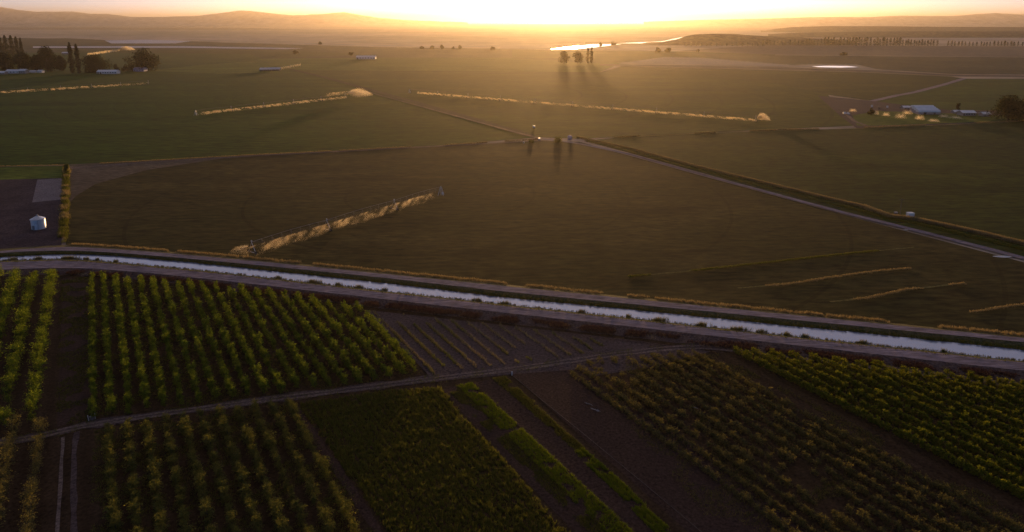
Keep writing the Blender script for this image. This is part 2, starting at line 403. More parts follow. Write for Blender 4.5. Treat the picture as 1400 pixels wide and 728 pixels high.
VERGE = [(-80, 347), (0, 341), (50, 337), (90, 334.8), (125, 336.5), (200, 341.5), (275, 348), (350, 354.8), (462, 366), (562, 376), (700, 390), (875, 407.5), (1050, 425), (1225, 442.5), (1400, 460), (1500, 470)]
field('field', [(95, 226), (350, 213), (600, 200), (740, 193), (792, 194), (950, 238), (1150, 293), (1480, 380), (1500, 469)] + [(x, y) for x, y in VERGE[::-1] if 90 <= x <= 1400], 'crop_pivot')
field('field', [(95, 226.5), (200, 220.5), (350, 213.5), (300, 217.5), (200, 233), (130, 252), (104, 268), (91, 282)], 'bare_tan')
field('field', [(-140, 231), (90, 227), (89, 243.5), (-140, 250)], 'crop_bright')
field('field', [(-140, 250), (89, 243.5), (84, 336), (50, 338), (-140, 351)], 'plough')
field('gravel_pad', [(51, 246), (89, 243.8), (85, 273), (44, 277)], 'pad')
# the dark shelter belt road between the two green fields
strip('farm_road', [(398, 95), (440, 105), (500, 121.5), (560, 138), (640, 161), (725, 185.5)], 9.0, 0.30, 'dark', seed=2)
strip('farm_road', [(500, 125), (600, 152.5), (690, 177), (742, 190.5)], 3.0, 0.33, 'dirt', seed=3)
strip('farm_road', [(92, 230.5), (200, 222), (350, 213), (470, 207), (600, 200), (700, 194.5), (750, 192)], 3.2, 0.34, 'dirt', seed=4)
strip('farm_road', [(742, 190.5), (790, 196), (860, 211), (950, 236), (1050, 263), (1150, 290), (1250, 314.5), (1330, 335), (1400, 353), (1480, 374)], 3.4, 0.35, 'road', seed=5)
strip('farm_road', [(838, 189), (900, 185.5), (1000, 181), (1172, 176), (1300, 170.5), (1480, 163.5)], 2.6, 0.33, 'ditch', seed=6)
strip('farm_road', [(1192, 138.5), (1225, 131), (1250, 126.5), (1290, 116), (1318, 107.5)], 7.0, 0.33, 'road', seed=7)
strip('farm_road', [(1158, 157), (1168, 166), (1185, 172)], 3.0, 0.36, 'dirt', seed=8)
sheet('pond', [(1110, 91.0), (1130, 90.2), (1158, 90.6), (1174, 92.0), (1150, 92.8), (1120, 92.2)], 0.4, 'pond')
sheet('river', [(752, 67.6), (792, 67.2), (815, 64.8), (850, 60.6), (905, 58.2), (930, 54.2), (944, 50), (932, 51), (905, 56.8), (850, 59.2), (812, 60.5), (785, 63.5)], 0.4, 'pond')

# ------------------------------------------------------------------ canal: roads, banks, water
CX = list(range(-84, 1493, 12))
def tab(*a): return list(a)
ROAD_F = [(x, y + 2.5) for x, y in VERGE]
ROAD_N = tab((-80, 351.5), (0, 346), (50, 343.2), (100, 342.6), (150, 345), (200, 348.8), (275, 355.3), (350, 362.3), (525, 380), (700, 400), (875, 417), (1050, 434), (1225, 451), (1400, 468), (1500, 478))
WAT_F = tab((-80, 357), (0, 352), (50, 349), (100, 347.2), (150, 349), (200, 353), (275, 360), (350, 368), (525, 387), (700, 408), (875, 424.5), (1050, 442.5), (1225, 460), (1400, 479), (1500, 489))
WAT_N = tab((-80, 361), (0, 356.5), (50, 354.8), (100, 354.2), (150, 358), (200, 363), (275, 370), (350, 378), (525, 398), (700, 417.5), (875, 436.5), (1050, 456.5), (1225, 475), (1400, 494), (1500, 505))
NR_F = tab((-80, 363), (0, 358.5), (50, 356.8), (100, 356.2), (150, 360), (200, 364.6), (275, 371.6), (350, 380), (525, 400), (700, 419.5), (875, 438.5), (1050, 458.5), (1225, 477), (1400, 496), (1500, 507))
NR_N = tab((-80, 374), (0, 369), (50, 367), (100, 366), (150, 369), (200, 373), (275, 380.5), (350, 389), (525, 409), (700, 429), (875, 448), (1050, 468), (1225, 487.5), (1400, 507), (1500, 518))
TOE = tab((-80, 384), (0, 378), (50, 376), (100, 376), (150, 379.5), (200, 384), (275, 392.5), (350, 402), (525, 422), (700, 443), (875, 463), (1050, 483), (1225, 503), (1400, 523), (1500, 535))
def line(t, z, wob=0.0, seed=0):
    r = []
    for x in CX:
        p = P(x, smooth_tab(t, x), z)
        if wob: p.y += wob * noise.noise(Vector((p.x * 0.22, p.y * 0.22, seed))) + 0.4 * wob * noise.noise(Vector((p.x * 0.9, 3, seed)))
        r.append(p)
    return r
ZR = 0.95
lv = line(VERGE, 0.30, .5, 1); lrf = line(ROAD_F, ZR, .15, 2); lrn = line(ROAD_N, ZR, .15, 3)
lwf = line(WAT_F, 0.12, .35, 4); lwn = line(WAT_N, 0.12, .3, 5); lnf = line(NR_F, ZR, .15, 6); lnn = line(NR_N, ZR, .2, 7); lto = line(TOE, 0.05, .6, 8)
def band(name, a, b, mat, sub=1, kind='structure'):
    V, Fc = [], []; n = sub + 1
    for p, q in zip(a, b):
        V += [p.lerp(q, k / sub) for k in range(n)]
    for i in range(len(a) - 1):
        for k in range(sub):
            Fc.append((i * n + k + 1, (i + 1) * n + k + 1, (i + 1) * n + k, i * n + k))
    o = obj(name, mesh(name, V, Fc, mat, True)); return tag(o, None, None, None, kind)
lv0 = [Vector((p.x, p.y + 0.8, -0.05)) for p in lv]
band('canal_verge', lv0, lv, 'bank'); band('canal_verge', lv, lrf, 'bank')
band('canal_road', lrf, lrn, 'road'); band('canal_bank', lrn, [Vector((p.x, p.y - .4, 0.0)) for p in lwf], 'bank', 3)
band('canal', [Vector((p.x, p.y + .5, .12)) for p in lwf], [Vector((p.x, p.y - .5, .12)) for p in lwn], 'water', 2)
band('canal_bank', [Vector((p.x, p.y + .3, 0.0)) for p in lwn], lnf, 'bank', 2); band('canal_road', lnf, lnn, 'road')
band('embankment', lnn, lto, 'slope', 3)
# wheel ruts worn into both canal roads
def mid(a, b, k, dz): return [p.lerp(q, k) + Vector((0, 0, dz)) for p, q in zip(a, b)]
# near ground, south of the canal
near = [Vector((p.x, p.y + 1.2, 0.012)) for p in lto]
V = [tuple(p) for p in near] + [(p.x, 20.0, 0.012) for p in near]
n = len(near)
tag(obj('orchard_ground', mesh('orchard_ground', V, [(i + 1, i, n + i, n + i + 1) for i in range(n - 1)], 'earth')), None, None, None, 'structure')
ZL[0] = 0.02
field('bare_ground', [(86, 380), (120, 380), (128, 570), (78, 584)], 'bare')
field('bare_ground', [(500, 424), (700, 446), (870, 466), (1000, 484), (975, 480), (900, 500), (780, 520), (700, 512), (560, 525), (585, 512)], 'slope')
field('bare_ground', [(700, 512), (790, 505), (860, 545), (990, 640), (1130, 745), (960, 745), (742, 550)], 'bare')
field('bare_ground', [(603, 533), (640, 524), (885, 745), (800, 745)], 'bare')
field('bare_ground', [(648, 524), (675, 518), (940, 745), (880, 745)], 'bare')
TRK = [(-60, 612), (20, 603), (75, 592), (105, 583), (200, 569), (350, 548), (460, 535), (560, 522), (640, 512), (700, 505), (770, 495), (830, 486), (890, 478), (960, 473), (1080, 486), (1240, 507), (1400, 528), (1480, 540)]
strip('dirt_track', TRK, 2.7, 0.075, 'slope', seed=11, jitter=.35)
strip('wheel_rut', [(x, y + 2.2) for x, y in TRK], .7, 0.085, 'dirt', seed=15, jitter=.5)
strip('wheel_rut', [(x, y - 2.0) for x, y in TRK], .7, 0.085, 'dirt', seed=16, jitter=.5)
strip('wheel_rut', [(86, 598), (84, 640), (81, 690), (78, 745)], 0.55, 0.085, 'dirt', seed=12, jitter=.35)
strip('wheel_rut', [(106, 590), (101, 610), (100, 650), (101, 700), (103, 745)], 0.9, 0.085, 'slope', seed=13, jitter=.35)
strip('bare_ground', [(402, 556), (440, 610), (480, 670), (530, 745)], 1.5, 0.08, 'bare', seed=14, jitter=.25)

# ------------------------------------------------------------------ scattered blades
def blades(points, n, h, spread, wid, seed, droop=0.5, tri=True):
    """tufts of blades: points (m,3); returns vertices of triangles"""
    rg = np.random.default_rng(seed); pts = np.repeat(np.asarray(points, dtype=np.float64), n, axis=0); m = len(pts)
    base = pts + np.c_[rg.normal(0, spread, m), rg.normal(0, spread, m), np.zeros(m)]
    hh = h * rg.uniform(0.45, 1.15, m); a = rg.uniform(0, 2 * np.pi, m); ln = rg.uniform(0.1, droop, m) * hh
    tip = base + np.c_[np.cos(a) * ln, np.sin(a) * ln, hh]
    b = rg.uniform(0, 2 * np.pi, m); w = wid * rg.uniform(0.6, 1.3, m)
    d = np.c_[np.cos(b) * w, np.sin(b) * w, np.zeros(m)]
    return np.stack([base - d, base + d, tip], axis=1).reshape(-1, 3)
def along(pl, step, side, seed, z=None):
    """points along a 3-d line, thrown about it by up to side metres"""
    rg = np.random.default_rng(seed); r = []
    for a, b in zip(pl[:-1], pl[1:]):
        L_ = (b - a).length; k = rg.poisson(L_ / step)
        for s in rg.uniform(0, 1, k):
            p = a.lerp(b, s); q = rg.uniform(-side, side)
            d = (b - a).normalized(); r.append((p.x - d.y * q, p.y + d.x * q, p.z if z is None else z))
    return r
def clump(pts, seed, scale, thr):
    return [p for p in pts if noise.noise(Vector((p[0] * scale, p[1] * scale, seed))) > thr]
def stuff(name, V, mat, label, k=3):
    return tag(obj(name, fast(name, V, k, mat)), label, None, None, 'stuff')
def scatter(pix, count, seed, z=0.03, rows=None, scale=None, thr=0):
    """random ground points in a pixel polygon; rows = (period, width) keeps them to drill rows"""
    W_ = [P(x, y) for x, y in pix]; rg = np.random.default_rng(seed)
    x0, x1 = min(p.x for p in W_), max(p.x for p in W_); y0, y1 = min(p.y for p in W_), max(p.y for p in W_)
    r = []; tries = 0
    while len(r) < count and tries < count * 12:
        tries += 1; x, y = rg.uniform(x0, x1), rg.uniform(y0, y1)
        if rows:
            v = x * RN.x + y * RN.y; vr = round(v / rows[0]) * rows[0] + rg.normal(0, rows[1])
            x += (vr - v) * RN.x; y += (vr - v) * RN.y
        if inpoly(x, y, W_) and (scale is None or noise.noise(Vector((x * scale, y * scale, seed))) > thr): r.append((x, y, z))
    return r
sel = lambda l, a, b: [p for p, x in zip(l, CX) if a <= x <= b]
stuff('dry_grass', blades(clump(along([p + Vector((0, .2, .1)) for p in sel(lv, 88, 1500)], 0.10, 0.7, 21), 3, .12, -.28), 9, 0.75, .22, .05, 22), 'straw', 'golden dry grass along the verge between canal road and brown field')
stuff('bank_grass', blades(along([a.lerp(b, .75) for a, b in zip(lrn, lwf)], 0.10, 0.75, 23, .25), 8, .6, .2, .06, 24), 'weed', 'dark green grass on the far bank of the canal')
stuff('bank_grass', blades(along([a + Vector((0, .1, 0)) for a in lwn], 0.30, 0.25, 25), 7, .5, .2, .06, 26), 'straw', 'thin dry grass along the near water edge of the canal')
stuff('bank_grass', blades(along(lnf, 0.4, .35, 27), 6, .35, .2, .05, 28), 'weed', 'short grass at the far edge of the near canal road')
ws = [a.lerp(b, .62) for a, b in zip(lnn, lto)]
stuff('red_weeds', blades(clump(along(sel(ws, 40, 1500), 0.03, 1.3, 29), 5, .22, -.10), 8, .6, .4, .11, 30, 1.2), 'weed_red', 'dark reddish brown weeds along the foot of the near canal embankment')
stuff('dry_grass', blades(clump(along(sel(ws, -80, 1500), 0.5, 1.7, 31), 8, .1, .25), 10, .45, .35, .06, 32), 'straw', 'patches of pale dry grass on the near canal embankment')
def pline(pix, z=0.1): return [P(x, y, z) for x, y in pix]
def dense(pl, n=12):
    r = []
    for a, b in zip(pl[:-1], pl[1:]): r += [a.lerp(b, i / n) for i in range(n)]
    return r + [pl[-1]]
dv = pline([(790, 188.5), (860, 204), (950, 228), (1050, 252.5), (1150, 277), (1185, 284.5)])
stuff('dry_grass', blades(along(dense(dv), .03, .8, 33), 8, 1.15, .3, .12, 34), 'straw', 'golden grass verge above the diagonal gravel road, towards the junction')
dv2 = pline([(1180, 284), (1215, 297), (1250, 301), (1330, 318), (1400, 335), (1480, 353)])
stuff('dry_grass', blades(along(dense(dv2), .022, 1.1, 35), 8, 1.3, .35, .10, 36), 'straw', 'golden brush beside the diagonal road below the white cabinet')
dv3 = pline([(1150, 282), (1215, 299.5), (1250, 306), (1330, 325), (1400, 342), (1480, 361)])
stuff('roadside_brush', blades(along(dense(dv3), .04, 1.4, 37), 8, .6, .4, .12, 38), 'weed', 'dark green brush beside the diagonal gravel road on the right')
stuff('roadside_brush', blades(along(dense(pline([(800, 193), (860, 208), (950, 232), (1050, 258), (1150, 283)])), .08, .7, 39), 7, .4, .3, .12, 40), 'weed', 'dark grass between diagonal road and its golden verge')
for i, (pl, mt, st, lab) in enumerate([
    ([(860, 378.5), (960, 369), (1060, 358), (1160, 347), (1250, 338)], 'weed', .06, 'bright weeds on the upper ditch line in the brown field'),
    ([(1008, 394), (1080, 388.5), (1140, 379), (1200, 371), (1245, 367)], 'straw', .09, 'dry grass on the second ditch line in the brown field'),
    ([(1135, 413), (1190, 407), (1240, 396), (1320, 387.5)], 'straw', .07, 'dry grass on the third ditch line in the brown field'),
    ([(1325, 427), (1370, 420.5), (1420, 413)], 'straw', .09, 'dry grass on the ditch line in the corner of the brown field by the frame edge')]):
    strip('ditch', pl, 0.9, 0.36, 'ditch', seed=40 + i, jitter=.4)
    stuff('ditch_grass', blades(clump(along(dense(pline(pl, .36), 20), st, .5, 41 + i), 2 + i, .05, -.2), 6, .32, .25, .07, 45 + i), mt, lab)
stuff('dry_grass', blades(clump(along(dense(pline([(95, 227), (200, 221), (350, 212.5), (470, 206.5), (600, 199.5), (735, 191)]), 10), .12, .9, 51), 6, .05, -.15), 6, .8, .3, .14, 52), 'straw', 'dry grass along the far edge of the brown irrigated field')
stuff('dry_grass', blades(clump(along(dense(pline([(840, 188.5), (1000, 180.5), (1172, 175.5), (1300, 170), (1480, 163)]), 10), .12, .8, 53), 6, .03, -.1), 6, .9, .3, .2, 54), 'straw', 'dry grass on the edge between the right hand fields')
stuff('dry_grass', blades(along(dense(pline([(-100, 229.5), (88, 226)]), 10), .3, .5, 55), 6, .5, .3, .1, 56), 'straw', 'dry grass on the upper edge of the bright green strip')
stuff('track_weeds', blades(clump(along(dense(pline(TRK[:14], .08), 14), .10, 1.7, 57), 3, .2, 0), 5, .22, .2, .05, 58, 1.2), 'leaf_low', 'short weeds along the middle and edges of the dirt track')
# weeds and crop plants south of the canal
FP = [(408, 553), (520, 536), (600, 530), (790, 745), (545, 745), (470, 640)]
stuff('weeds', blades(scatter(FP, 9000, 61, rows=(1.05, .16)), 7, .5, .2, .08, 62, 1.0), 'weed', 'low dark green weedy crop in drill rows left of the bare strip')
stuff('weeds', blades(scatter(FP, 330, 63, scale=.2, thr=-.25), 11, 1.0, .16, .05, 64, .5), 'weed', 'taller yellow green weeds scattered in the weedy plot', 3)
stuff('strip_crop', blades(scatter([(626, 528), (645, 524), (884, 745), (843, 745)], 3000, 65, rows=(.75, .16), scale=.5, thr=-.28), 7, .42, .16, .05, 66, .9), 'grass', 'bright green dense strip of crop between two bare strips', 3)
stuff('strip_crop', blades(scatter([(610, 531), (630, 527), (848, 745), (822, 745)], 2600, 165, rows=(.8, .16), scale=.25, thr=-.2), 6, .28, .2, .05, 166, 1.1), 'weed', 'dull green ragged left edge of the wide crop strip', 3)
stuff('strip_crop', blades(scatter([(672, 518), (690, 515), (800, 614), (786, 617)], 1500, 67, rows=(.7, .14), scale=.3, thr=-.25), 6, .3, .15, .05, 68, 1.1), 'weed', 'dull green far half of the narrow crop strip by the pipe', 3)
stuff('strip_crop', blades(scatter([(784, 617), (800, 613), (938, 745), (912, 745)], 1900, 69, rows=(.9, .14), scale=.5, thr=-.3), 7, .42, .14, .05, 70, .9), 'grass', 'bright green near half of the narrow crop strip by the pipe', 3)
stuff('floor_weeds', blades(scatter([(84, 380), (120, 380), (130, 572), (76, 584)], 2500, 71, scale=.2, thr=-.1), 6, .25, .2, .06, 72, 1.2), 'weed', 'short weeds on the bare lane between the tall and the slim tree rows', 3)
stuff('floor_weeds', blades(scatter([(120, 382), (330, 400), (500, 422), (575, 512), (350, 546), (130, 574)], 9000, 73, scale=.15, thr=-.05), 5, .25, .25, .06, 74, 1.2), 'leaf_low', 'low weeds on the ground of the slim tree orchard', 3)
stuff('floor_weeds', blades(scatter([(130, 588), (400, 552), (530, 745), (120, 745)], 6000, 75, scale=.2, thr=-.05), 5, .22, .25, .05, 76, 1.2), 'leaf_low', 'low weeds on the ground of the near left orchard', 3)
stuff('floor_weeds', blades(scatter([(790, 500), (980, 484), (1400, 700), (1440, 745), (1000, 745)], 5000, 77, scale=.12, thr=.1), 5, .25, .25, .06, 78, 1.2), 'leaf_young', 'low weeds on the ground of the sparse right hand orchard', 3)

# ------------------------------------------------------------------ orchard rows
def shoots(h, w, ns, nl, ls, lw, seed, low=0.25, droop=0.5, up=0.8):
    """leaf quads on arching shoots; returns vertices of quads"""
    r = random.Random(seed); Q = []
    for s in range(ns):
        a = r.uniform(0, 2 * math.pi); z0 = h * r.uniform(low, .75); reach = w / 2 * r.uniform(.45, 1.1) * (1.15 - .5 * z0 / h)
        rise = h * r.uniform(.08, .34) * up
        for k in range(nl):
            t = (k + r.random()) / nl
            p = Vector((math.cos(a) * reach * t, math.sin(a) * reach * t, min(h * 1.05, z0 + rise * t * 1.6 - droop * rise * t * t * 1.3)))
            p += Vector((r.gauss(0, .05), r.gauss(0, .05), r.gauss(0, .05))) * w
            d = Vector((math.cos(a + r.gauss(0, .9)), math.sin(a + r.gauss(0, .9)), r.uniform(-.9, .35))).normalized()
            e = d.cross(Vector((r.gauss(0, .5), r.gauss(0, .5), 1))).normalized()
            l_, w_ = ls * r.uniform(.6, 1.25), lw * r.uniform(.7, 1.2)
            Q += [p, p + d * l_ * .5 + e * w_ / 2, p + d * l_, p + d * l_ * .5 - e * w_ / 2]
    return np.array([tuple(q) for q in Q])
def trunkmesh(h, r0, seed, limbs=3, w=1.0):
    r = random.Random(seed); m = MB()
    m.tube([(0, 0, -.1), (r.gauss(0, .03), r.gauss(0, .03), h * .35), (r.gauss(0, .06), r.gauss(0, .06), h * .8)], [r0, r0 * .75, r0 * .3], 5)
    for i in range(limbs):
        a = r.uniform(0, 6.28); z = h * r.uniform(.25, .5)
        m.tube([(0, 0, z), (math.cos(a) * w * .2, math.sin(a) * w * .2, z + h * .15), (math.cos(a) * w * .36, math.sin(a) * w * .36, z + h * .28)], [r0 * .5, r0 * .35, r0 * .15], 4)
    return mesh('trunk', m.v, m.f, 'bark')
def rows_in(pix, v0, dv, nrows, step, seed, jit=.18, gap=0.0, gapscale=.09, sizes=(.62, .8, .9, 1.0, 1.0, 1.1, 1.25)):
    """tree feet on rows of constant v inside a pixel polygon, from the near end of each row to the far"""
    Wp = [P(x, y) for x, y in pix]; r = random.Random(seed); res = []
    us = [p.x * RD.x + p.y * RD.y for p in Wp]; u0, u1 = min(us), max(us)
    for k in range(nrows):
        v = v0 + dv * k; u = u1 - r.uniform(0, step); row = []
        while u > u0:
            x = RD.x * u + RN.x * v; y = RD.y * u + RN.y * v
            if inpoly(x, y, Wp) and not (gap and noise.noise(Vector((x * gapscale, y * gapscale, seed))) * .5 + .5 + r.uniform(-.15, .15) < gap):
                row.append((x + r.gauss(0, jit), y + r.gauss(0, jit), r.choice(sizes) * r.uniform(.9, 1.1), r.uniform(0, 6.28)))
            u -= step * r.uniform(.85, 1.15)
        res.append(row)
    return res
def project(x, y, z):
    d = Vector((x, y, z - H)); zc = d.y * CT - d.z * ST
    return 700 + F * d.x / zc, YP - F * (d.y * ST + d.z * CT) / zc, zc
def orchard(name, rows, crowns, trunk, lows, label, group, restlabel, limit=300):
    """the nearest 300 trees one by one, the rest of the block as one mass"""
    allt = [(project(x, y, 1)[2], ri, ti, x, y, s, a) for ri, row in enumerate(rows) for ti, (x, y, s, a) in enumerate(row)]
    def inview(t):
        px, py, _ = project(t[3], t[4], 1.2); return -6 < px < 1406 and py < 736
    seen = sorted([t for t in allt if inview(t)])
    ind = {(t[1], t[2]) for t in seen[:limit]}
    first = {}
    for t in sorted(seen, key=lambda t: (t[1], t[2])):
        if (t[1], t[2]) in ind: first.setdefault(t[1], t[2])
    r = random.Random(5)
    for t in seen[:limit]:
        _, ri, ti, x, y, s, a = t
        e = empty(name, (x, y, 0.03), label(ri, ti - first[ri] + 1), 'tree', group, a)
        e.scale = (s, s, s * r.uniform(.9, 1.12))
        ob = obj('crown', r.choice(crowns), e); obj('trunk', trunk, e)
    V = []
    for t in allt:
        if (t[1], t[2]) in ind: continue
        px, py, _ = project(t[3], t[4], 1.2)
        if not (-60 < px < 1460 and py < 760): continue
        q = lows[r.randrange(len(lows))]; c, s_ = math.cos(t[6]), math.sin(t[6])
        V.append(np.c_[(q[:, 0] * c - q[:, 1] * s_) * t[5] + t[3], (q[:, 0] * s_ + q[:, 1] * c) * t[5] + t[4], q[:, 2] * t[5] + .03])
    if V: stuff(name + '_rows', np.concatenate(V), crowns[0].materials[0], restlabel, 4)
    print('ORCHARD', name, len(rows), len(allt), len(seen), len(V))
def crownset(n, mat, *a, seed=0, **k): return [fast('crown', shoots(*a, seed + i, **k), 4, mat) for i in range(n)]
def lowset(n, *a, seed=50, **k): return [shoots(*a, seed + i, **k) for i in range(n)]
ORD = lambda n: ordn(n)
# tall broad trees at the left edge
bt = trunkmesh(3.2, .11, 3, 5, 2.4)
orchard('broad_orchard_tree', rows_in([(-60, 384), (-10, 379), (88, 379), (78, 578), (-60, 596)], vrow(72, 380) - 4.6 * 3, 4.6, 4, 2.5, 81, .2, .22, .12),
        crownset(5, 'leaf_orchard', 3.6, 3.4, 46, 11, .34, .17, seed=10, low=.12), bt, lowset(3, 3.6, 3.4, 26, 8, .45, .22, low=.12),
        lambda r, i: 'broad leafy tree, %s from the track, %s row left of the bare lane' % (ORD(i), ORD(4 - r)), 'broad trees at the left edge above the track',
        'broad orchard trees at the left edge near the canal')
orchard('grey_orchard_tree', rows_in([(-60, 590), (-20, 590), (70, 584), (66, 760), (-60, 760)], vrow(55, 600) - 4.3 * 2, 4.3, 3, 1.9, 82, .15, .1),
        crownset(5, 'leaf_grey', 3.2, 2.6, 44, 11, .26, .12, seed=20, low=.1), trunkmesh(2.8, .09, 4, 5, 1.9), lowset(3, 3.2, 2.6, 24, 8, .36, .17, low=.1),
        lambda r, i: 'greyish bushy tree, %s from the bottom edge in %s row left of the twin ruts' % (ORD(i), ORD(3 - r)), 'greyish trees at the left edge below the track',
        'greyish orchard trees in the lower left corner')
# slim trees north of the track
vA = vrow(126, 385)
orchard('slim_orchard_tree', rows_in([(112, 381), (220, 387), (335, 399), (425, 413), (500, 424), (578, 512), (470, 529), (350, 543), (125, 574)], vA, 3.03, 21, 1.55, 83, .14, .16, .14),
        crownset(9, 'leaf_orchard', 2.6, 1.55, 34, 12, .30, .14, seed=30, low=.06, droop=.9, up=1.2), trunkmesh(2.2, .06, 5, 3, 1.1), lowset(5, 2.6, 1.55, 24, 9, .38, .18, low=.06, droop=.9, up=1.2),
        lambda r, i: 'slim green tree, %s from the track in %s row from the bare lane' % (ORD(i), ORD(r + 1)), 'slim trees in rows between track and canal',
        'far ends of the slim tree rows near the canal')
# near-left orchard, south of the track
vD = vrow(150, 600)
orchard('leafy_orchard_tree', rows_in([(138, 588), (200, 580), (330, 560), (412, 549), (545, 760), (120, 760)], vD, 3.08, 11, 1.5, 84, .14, .12, .16),
        crownset(9, 'leaf_low', 2.5, 1.85, 36, 14, .28, .11, seed=40, low=.06, droop=1.0, up=1.25), trunkmesh(2.1, .06, 6, 3, 1.2), lowset(3, 2.4, 1.9, 20, 7, .36, .15, low=.12),
        lambda r, i: 'drooping leafy tree, %s from the bottom edge in %s row right of twin ruts' % (ORD(i), ORD(r + 1)), 'drooping trees in rows below the track',
        'remaining drooping trees of the near left orchard')
# dense block at the right
vE = vrow(1125, 544)
orchard('bushy_orchard_tree', rows_in([(975, 478), (1050, 484), (1200, 502), (1330, 519), (1420, 532), (1500, 560), (1500, 760), (1420, 708), (1125, 549)], vE, 3.06, 24, 1.15, 85, .08, .03, .2, (.85, .95, 1.0, 1.0, 1.1)),
        crownset(8, 'leaf_vine', 1.95, 1.35, 48, 12, .30, .14, seed=60, low=.04, droop=.9, up=1.1), trunkmesh(1.5, .05, 7, 3, .9), lowset(4, 1.95, 1.35, 32, 10, .34, .16, low=.04, droop=.9, up=1.1),
        lambda r, i: 'dense bushy tree, %s from the near end in %s row of the right-hand green block' % (ORD(i), ORD(r + 1)), 'dense bushy trees in the right hand block',
        'remaining bushy rows of the right hand green block')
# sparse young block
vG = vrow(847, 561) - 2 * 2.95
orchard('young_orchard_tree', rows_in([(775, 512), (800, 496), (960, 483), (985, 490), (1125, 556), (1400, 708), (1460, 760), (1085, 760)], vG, 2.95, 13, 1.05, 86, .12, .27, .07),
        crownset(8, 'leaf_young', 1.5, 1.5, 28, 10, .26, .11, seed=70, low=.03, droop=.9, up=1.1), trunkmesh(1.3, .04, 8, 3, .9), lowset(4, 1.5, 1.5, 18, 8, .35, .15, low=.03, droop=.9, up=1.1),
        lambda r, i: 'thin young tree, %s from the near end in %s row from the thin pipe' % (ORD(i), ORD(r + 1)), 'young trees in the sparse right hand rows',
        'remaining young trees of the sparse right hand rows')
# nearly bare rows: dry stems along the row line
rowsB = rows_in([(508, 426), (700, 447), (835, 468), (800, 484), (700, 498), (586, 512)], vA + 3.03 * 21, 3.03, 16, .42, 87, .12)
stuff('dry_row_grass', blades([(x, y, .05) for row in rowsB for (x, y, s, a) in row if noise.noise(Vector((x * .1, y * .1, 5))) > -.35], 14, .6, .16, .05, 88), 'straw', 'dry straw along the nearly bare vine rows right of the slim trees', 3)
stuff('row_weeds', blades([(x, y, .05) for row in rowsB[:15] for (x, y, s, a) in row if noise.noise(Vector((x * .08, y * .08, 9))) > .08], 9, .6, .2, .07, 89), 'leaf_low', 'green weeds in the nearly bare rows', 3)

# ------------------------------------------------------------------ reed clumps by the water
for i, (x, w, lab) in enumerate([(18, 1.6, 'reed clump at the left end of the canal'), (52, 1.8, 'dark reed clump left of the pale reeds'), (95, 3.6, 'wide pale reed bed crossing the canal below the hedge'),
    (118, 1.2, 'small reed clump right of the pale reed bed'), (134, 1.0, 'reed clump, second right of the pale reed bed'), (158, 1.0, 'lone reed clump left of the bend'),
    (380, 1.4, 'reed clump, first on the near bank past the bend'), (430, 2.4, 'large reed clump on the near bank above the slim trees'), (462, 1.4, 'reed clump right of the large one above slim trees'),
    (490, 1.5, 'reed clump above the nearly bare rows'), (526, 1.0, 'isolated round reed clump on the near bank'), (652, 1.6, 'reed clump on near bank above the track bend'), (690, 1.8, 'reed clump left of centre span of canal'),
    (795, 1.2, 'thin reeds between two gaps of open water'), (858, .9, 'small single reed clump at mid canal'), (902, 2.4, 'tall pale topped reed clump at mid canal'), (960, 2.0, 'reed clump, second of the tall pair at mid canal'),
    (1010, 2.4, 'long low reed clump above the sparse rows'), (1040, 1.3, 'dark reed clump at the bushy block corner'), (1075, 1.6, 'reed clump above the corner of the bushy block'), (1100, 1.2, 'dark spiky reed clump above the bushy block'), (1180, 1.6, 'lonely reed clump above the middle of the bushy block'), (1292, .8, 'last tiny reed clump at the right of canal')]):
    c = P(x, smooth_tab(WAT_N, x) - .6, .10)
    rg = np.random.default_rng(90 + i); k = int(26 * w)
    pts = np.c_[rg.normal(0, w * .42, k), rg.normal(0, .28, k) - .25 * rg.normal(0, w * .42, k) * 0, np.zeros(k) - .1]
    tag(obj('reed_clump', fast('reed_clump', blades(pts, 7, 1.05 if w < 2 else 1.25, .15, .05, 120 + i, .5), 3, 'reed'), None, c), lab, 'reeds', 'reed clumps on the near canal bank')

# ------------------------------------------------------------------ big trees and poplars
def leafball(wx, h, n, size, seed, base=.12, slim=False, clumps=16):
    """leaf quads: clumps filling a broad crown, or a spindle for a poplar"""
    r = random.Random(seed); Q = []; cl = []
    if not slim:
        for i in range(clumps):
            t = r.random(); z = h * (base + (1 - base) * (.12 + .70 * t)); cr = wx * .19 * r.uniform(.7, 1.25)
            env = max(.25, math.sin(math.pi * (.16 + .80 * t)) ** .55)
            a = r.uniform(0, 6.28); rr = max(0, wx / 2 * env - cr * .8) * math.sqrt(r.random())
            cl.append((Vector((math.cos(a) * rr, math.sin(a) * rr, z)), cr))
    for i in range(n):
        d = Vector((r.gauss(0, 1), r.gauss(0, 1), r.gauss(0, 1))).normalized()
        if slim:
            t = r.random() ** .85; a = r.uniform(0, 6.28)
            rad = wx / 2 * min(1, .35 + t * 2.6) * (1 - t) ** .5 * (.9 + .35 * math.sin(a * 2 + t * 17 + seed) + .2 * math.sin(a * 5 + t * 41))
            q = rad * r.random() ** .4; p = Vector((math.cos(a) * q, math.sin(a) * q, h * (base + (1 - base) * t)))
        else:
            c, cr = cl[i % clumps]; p = c + d * cr * r.random() ** .4
            p.z = min(max(p.z, h * base * .6), h)
        u = Vector((r.gauss(0, 1), r.gauss(0, 1), r.gauss(0, .7))).normalized(); v = u.cross(d + Vector((.1, .2, .3))).normalized()
        s = size * r.uniform(.6, 1.3)
        Q += [p - u * s / 2, p + v * s * .38, p + u * s / 2, p - v * s * .38]
    return np.array([tuple(q) for q in Q])
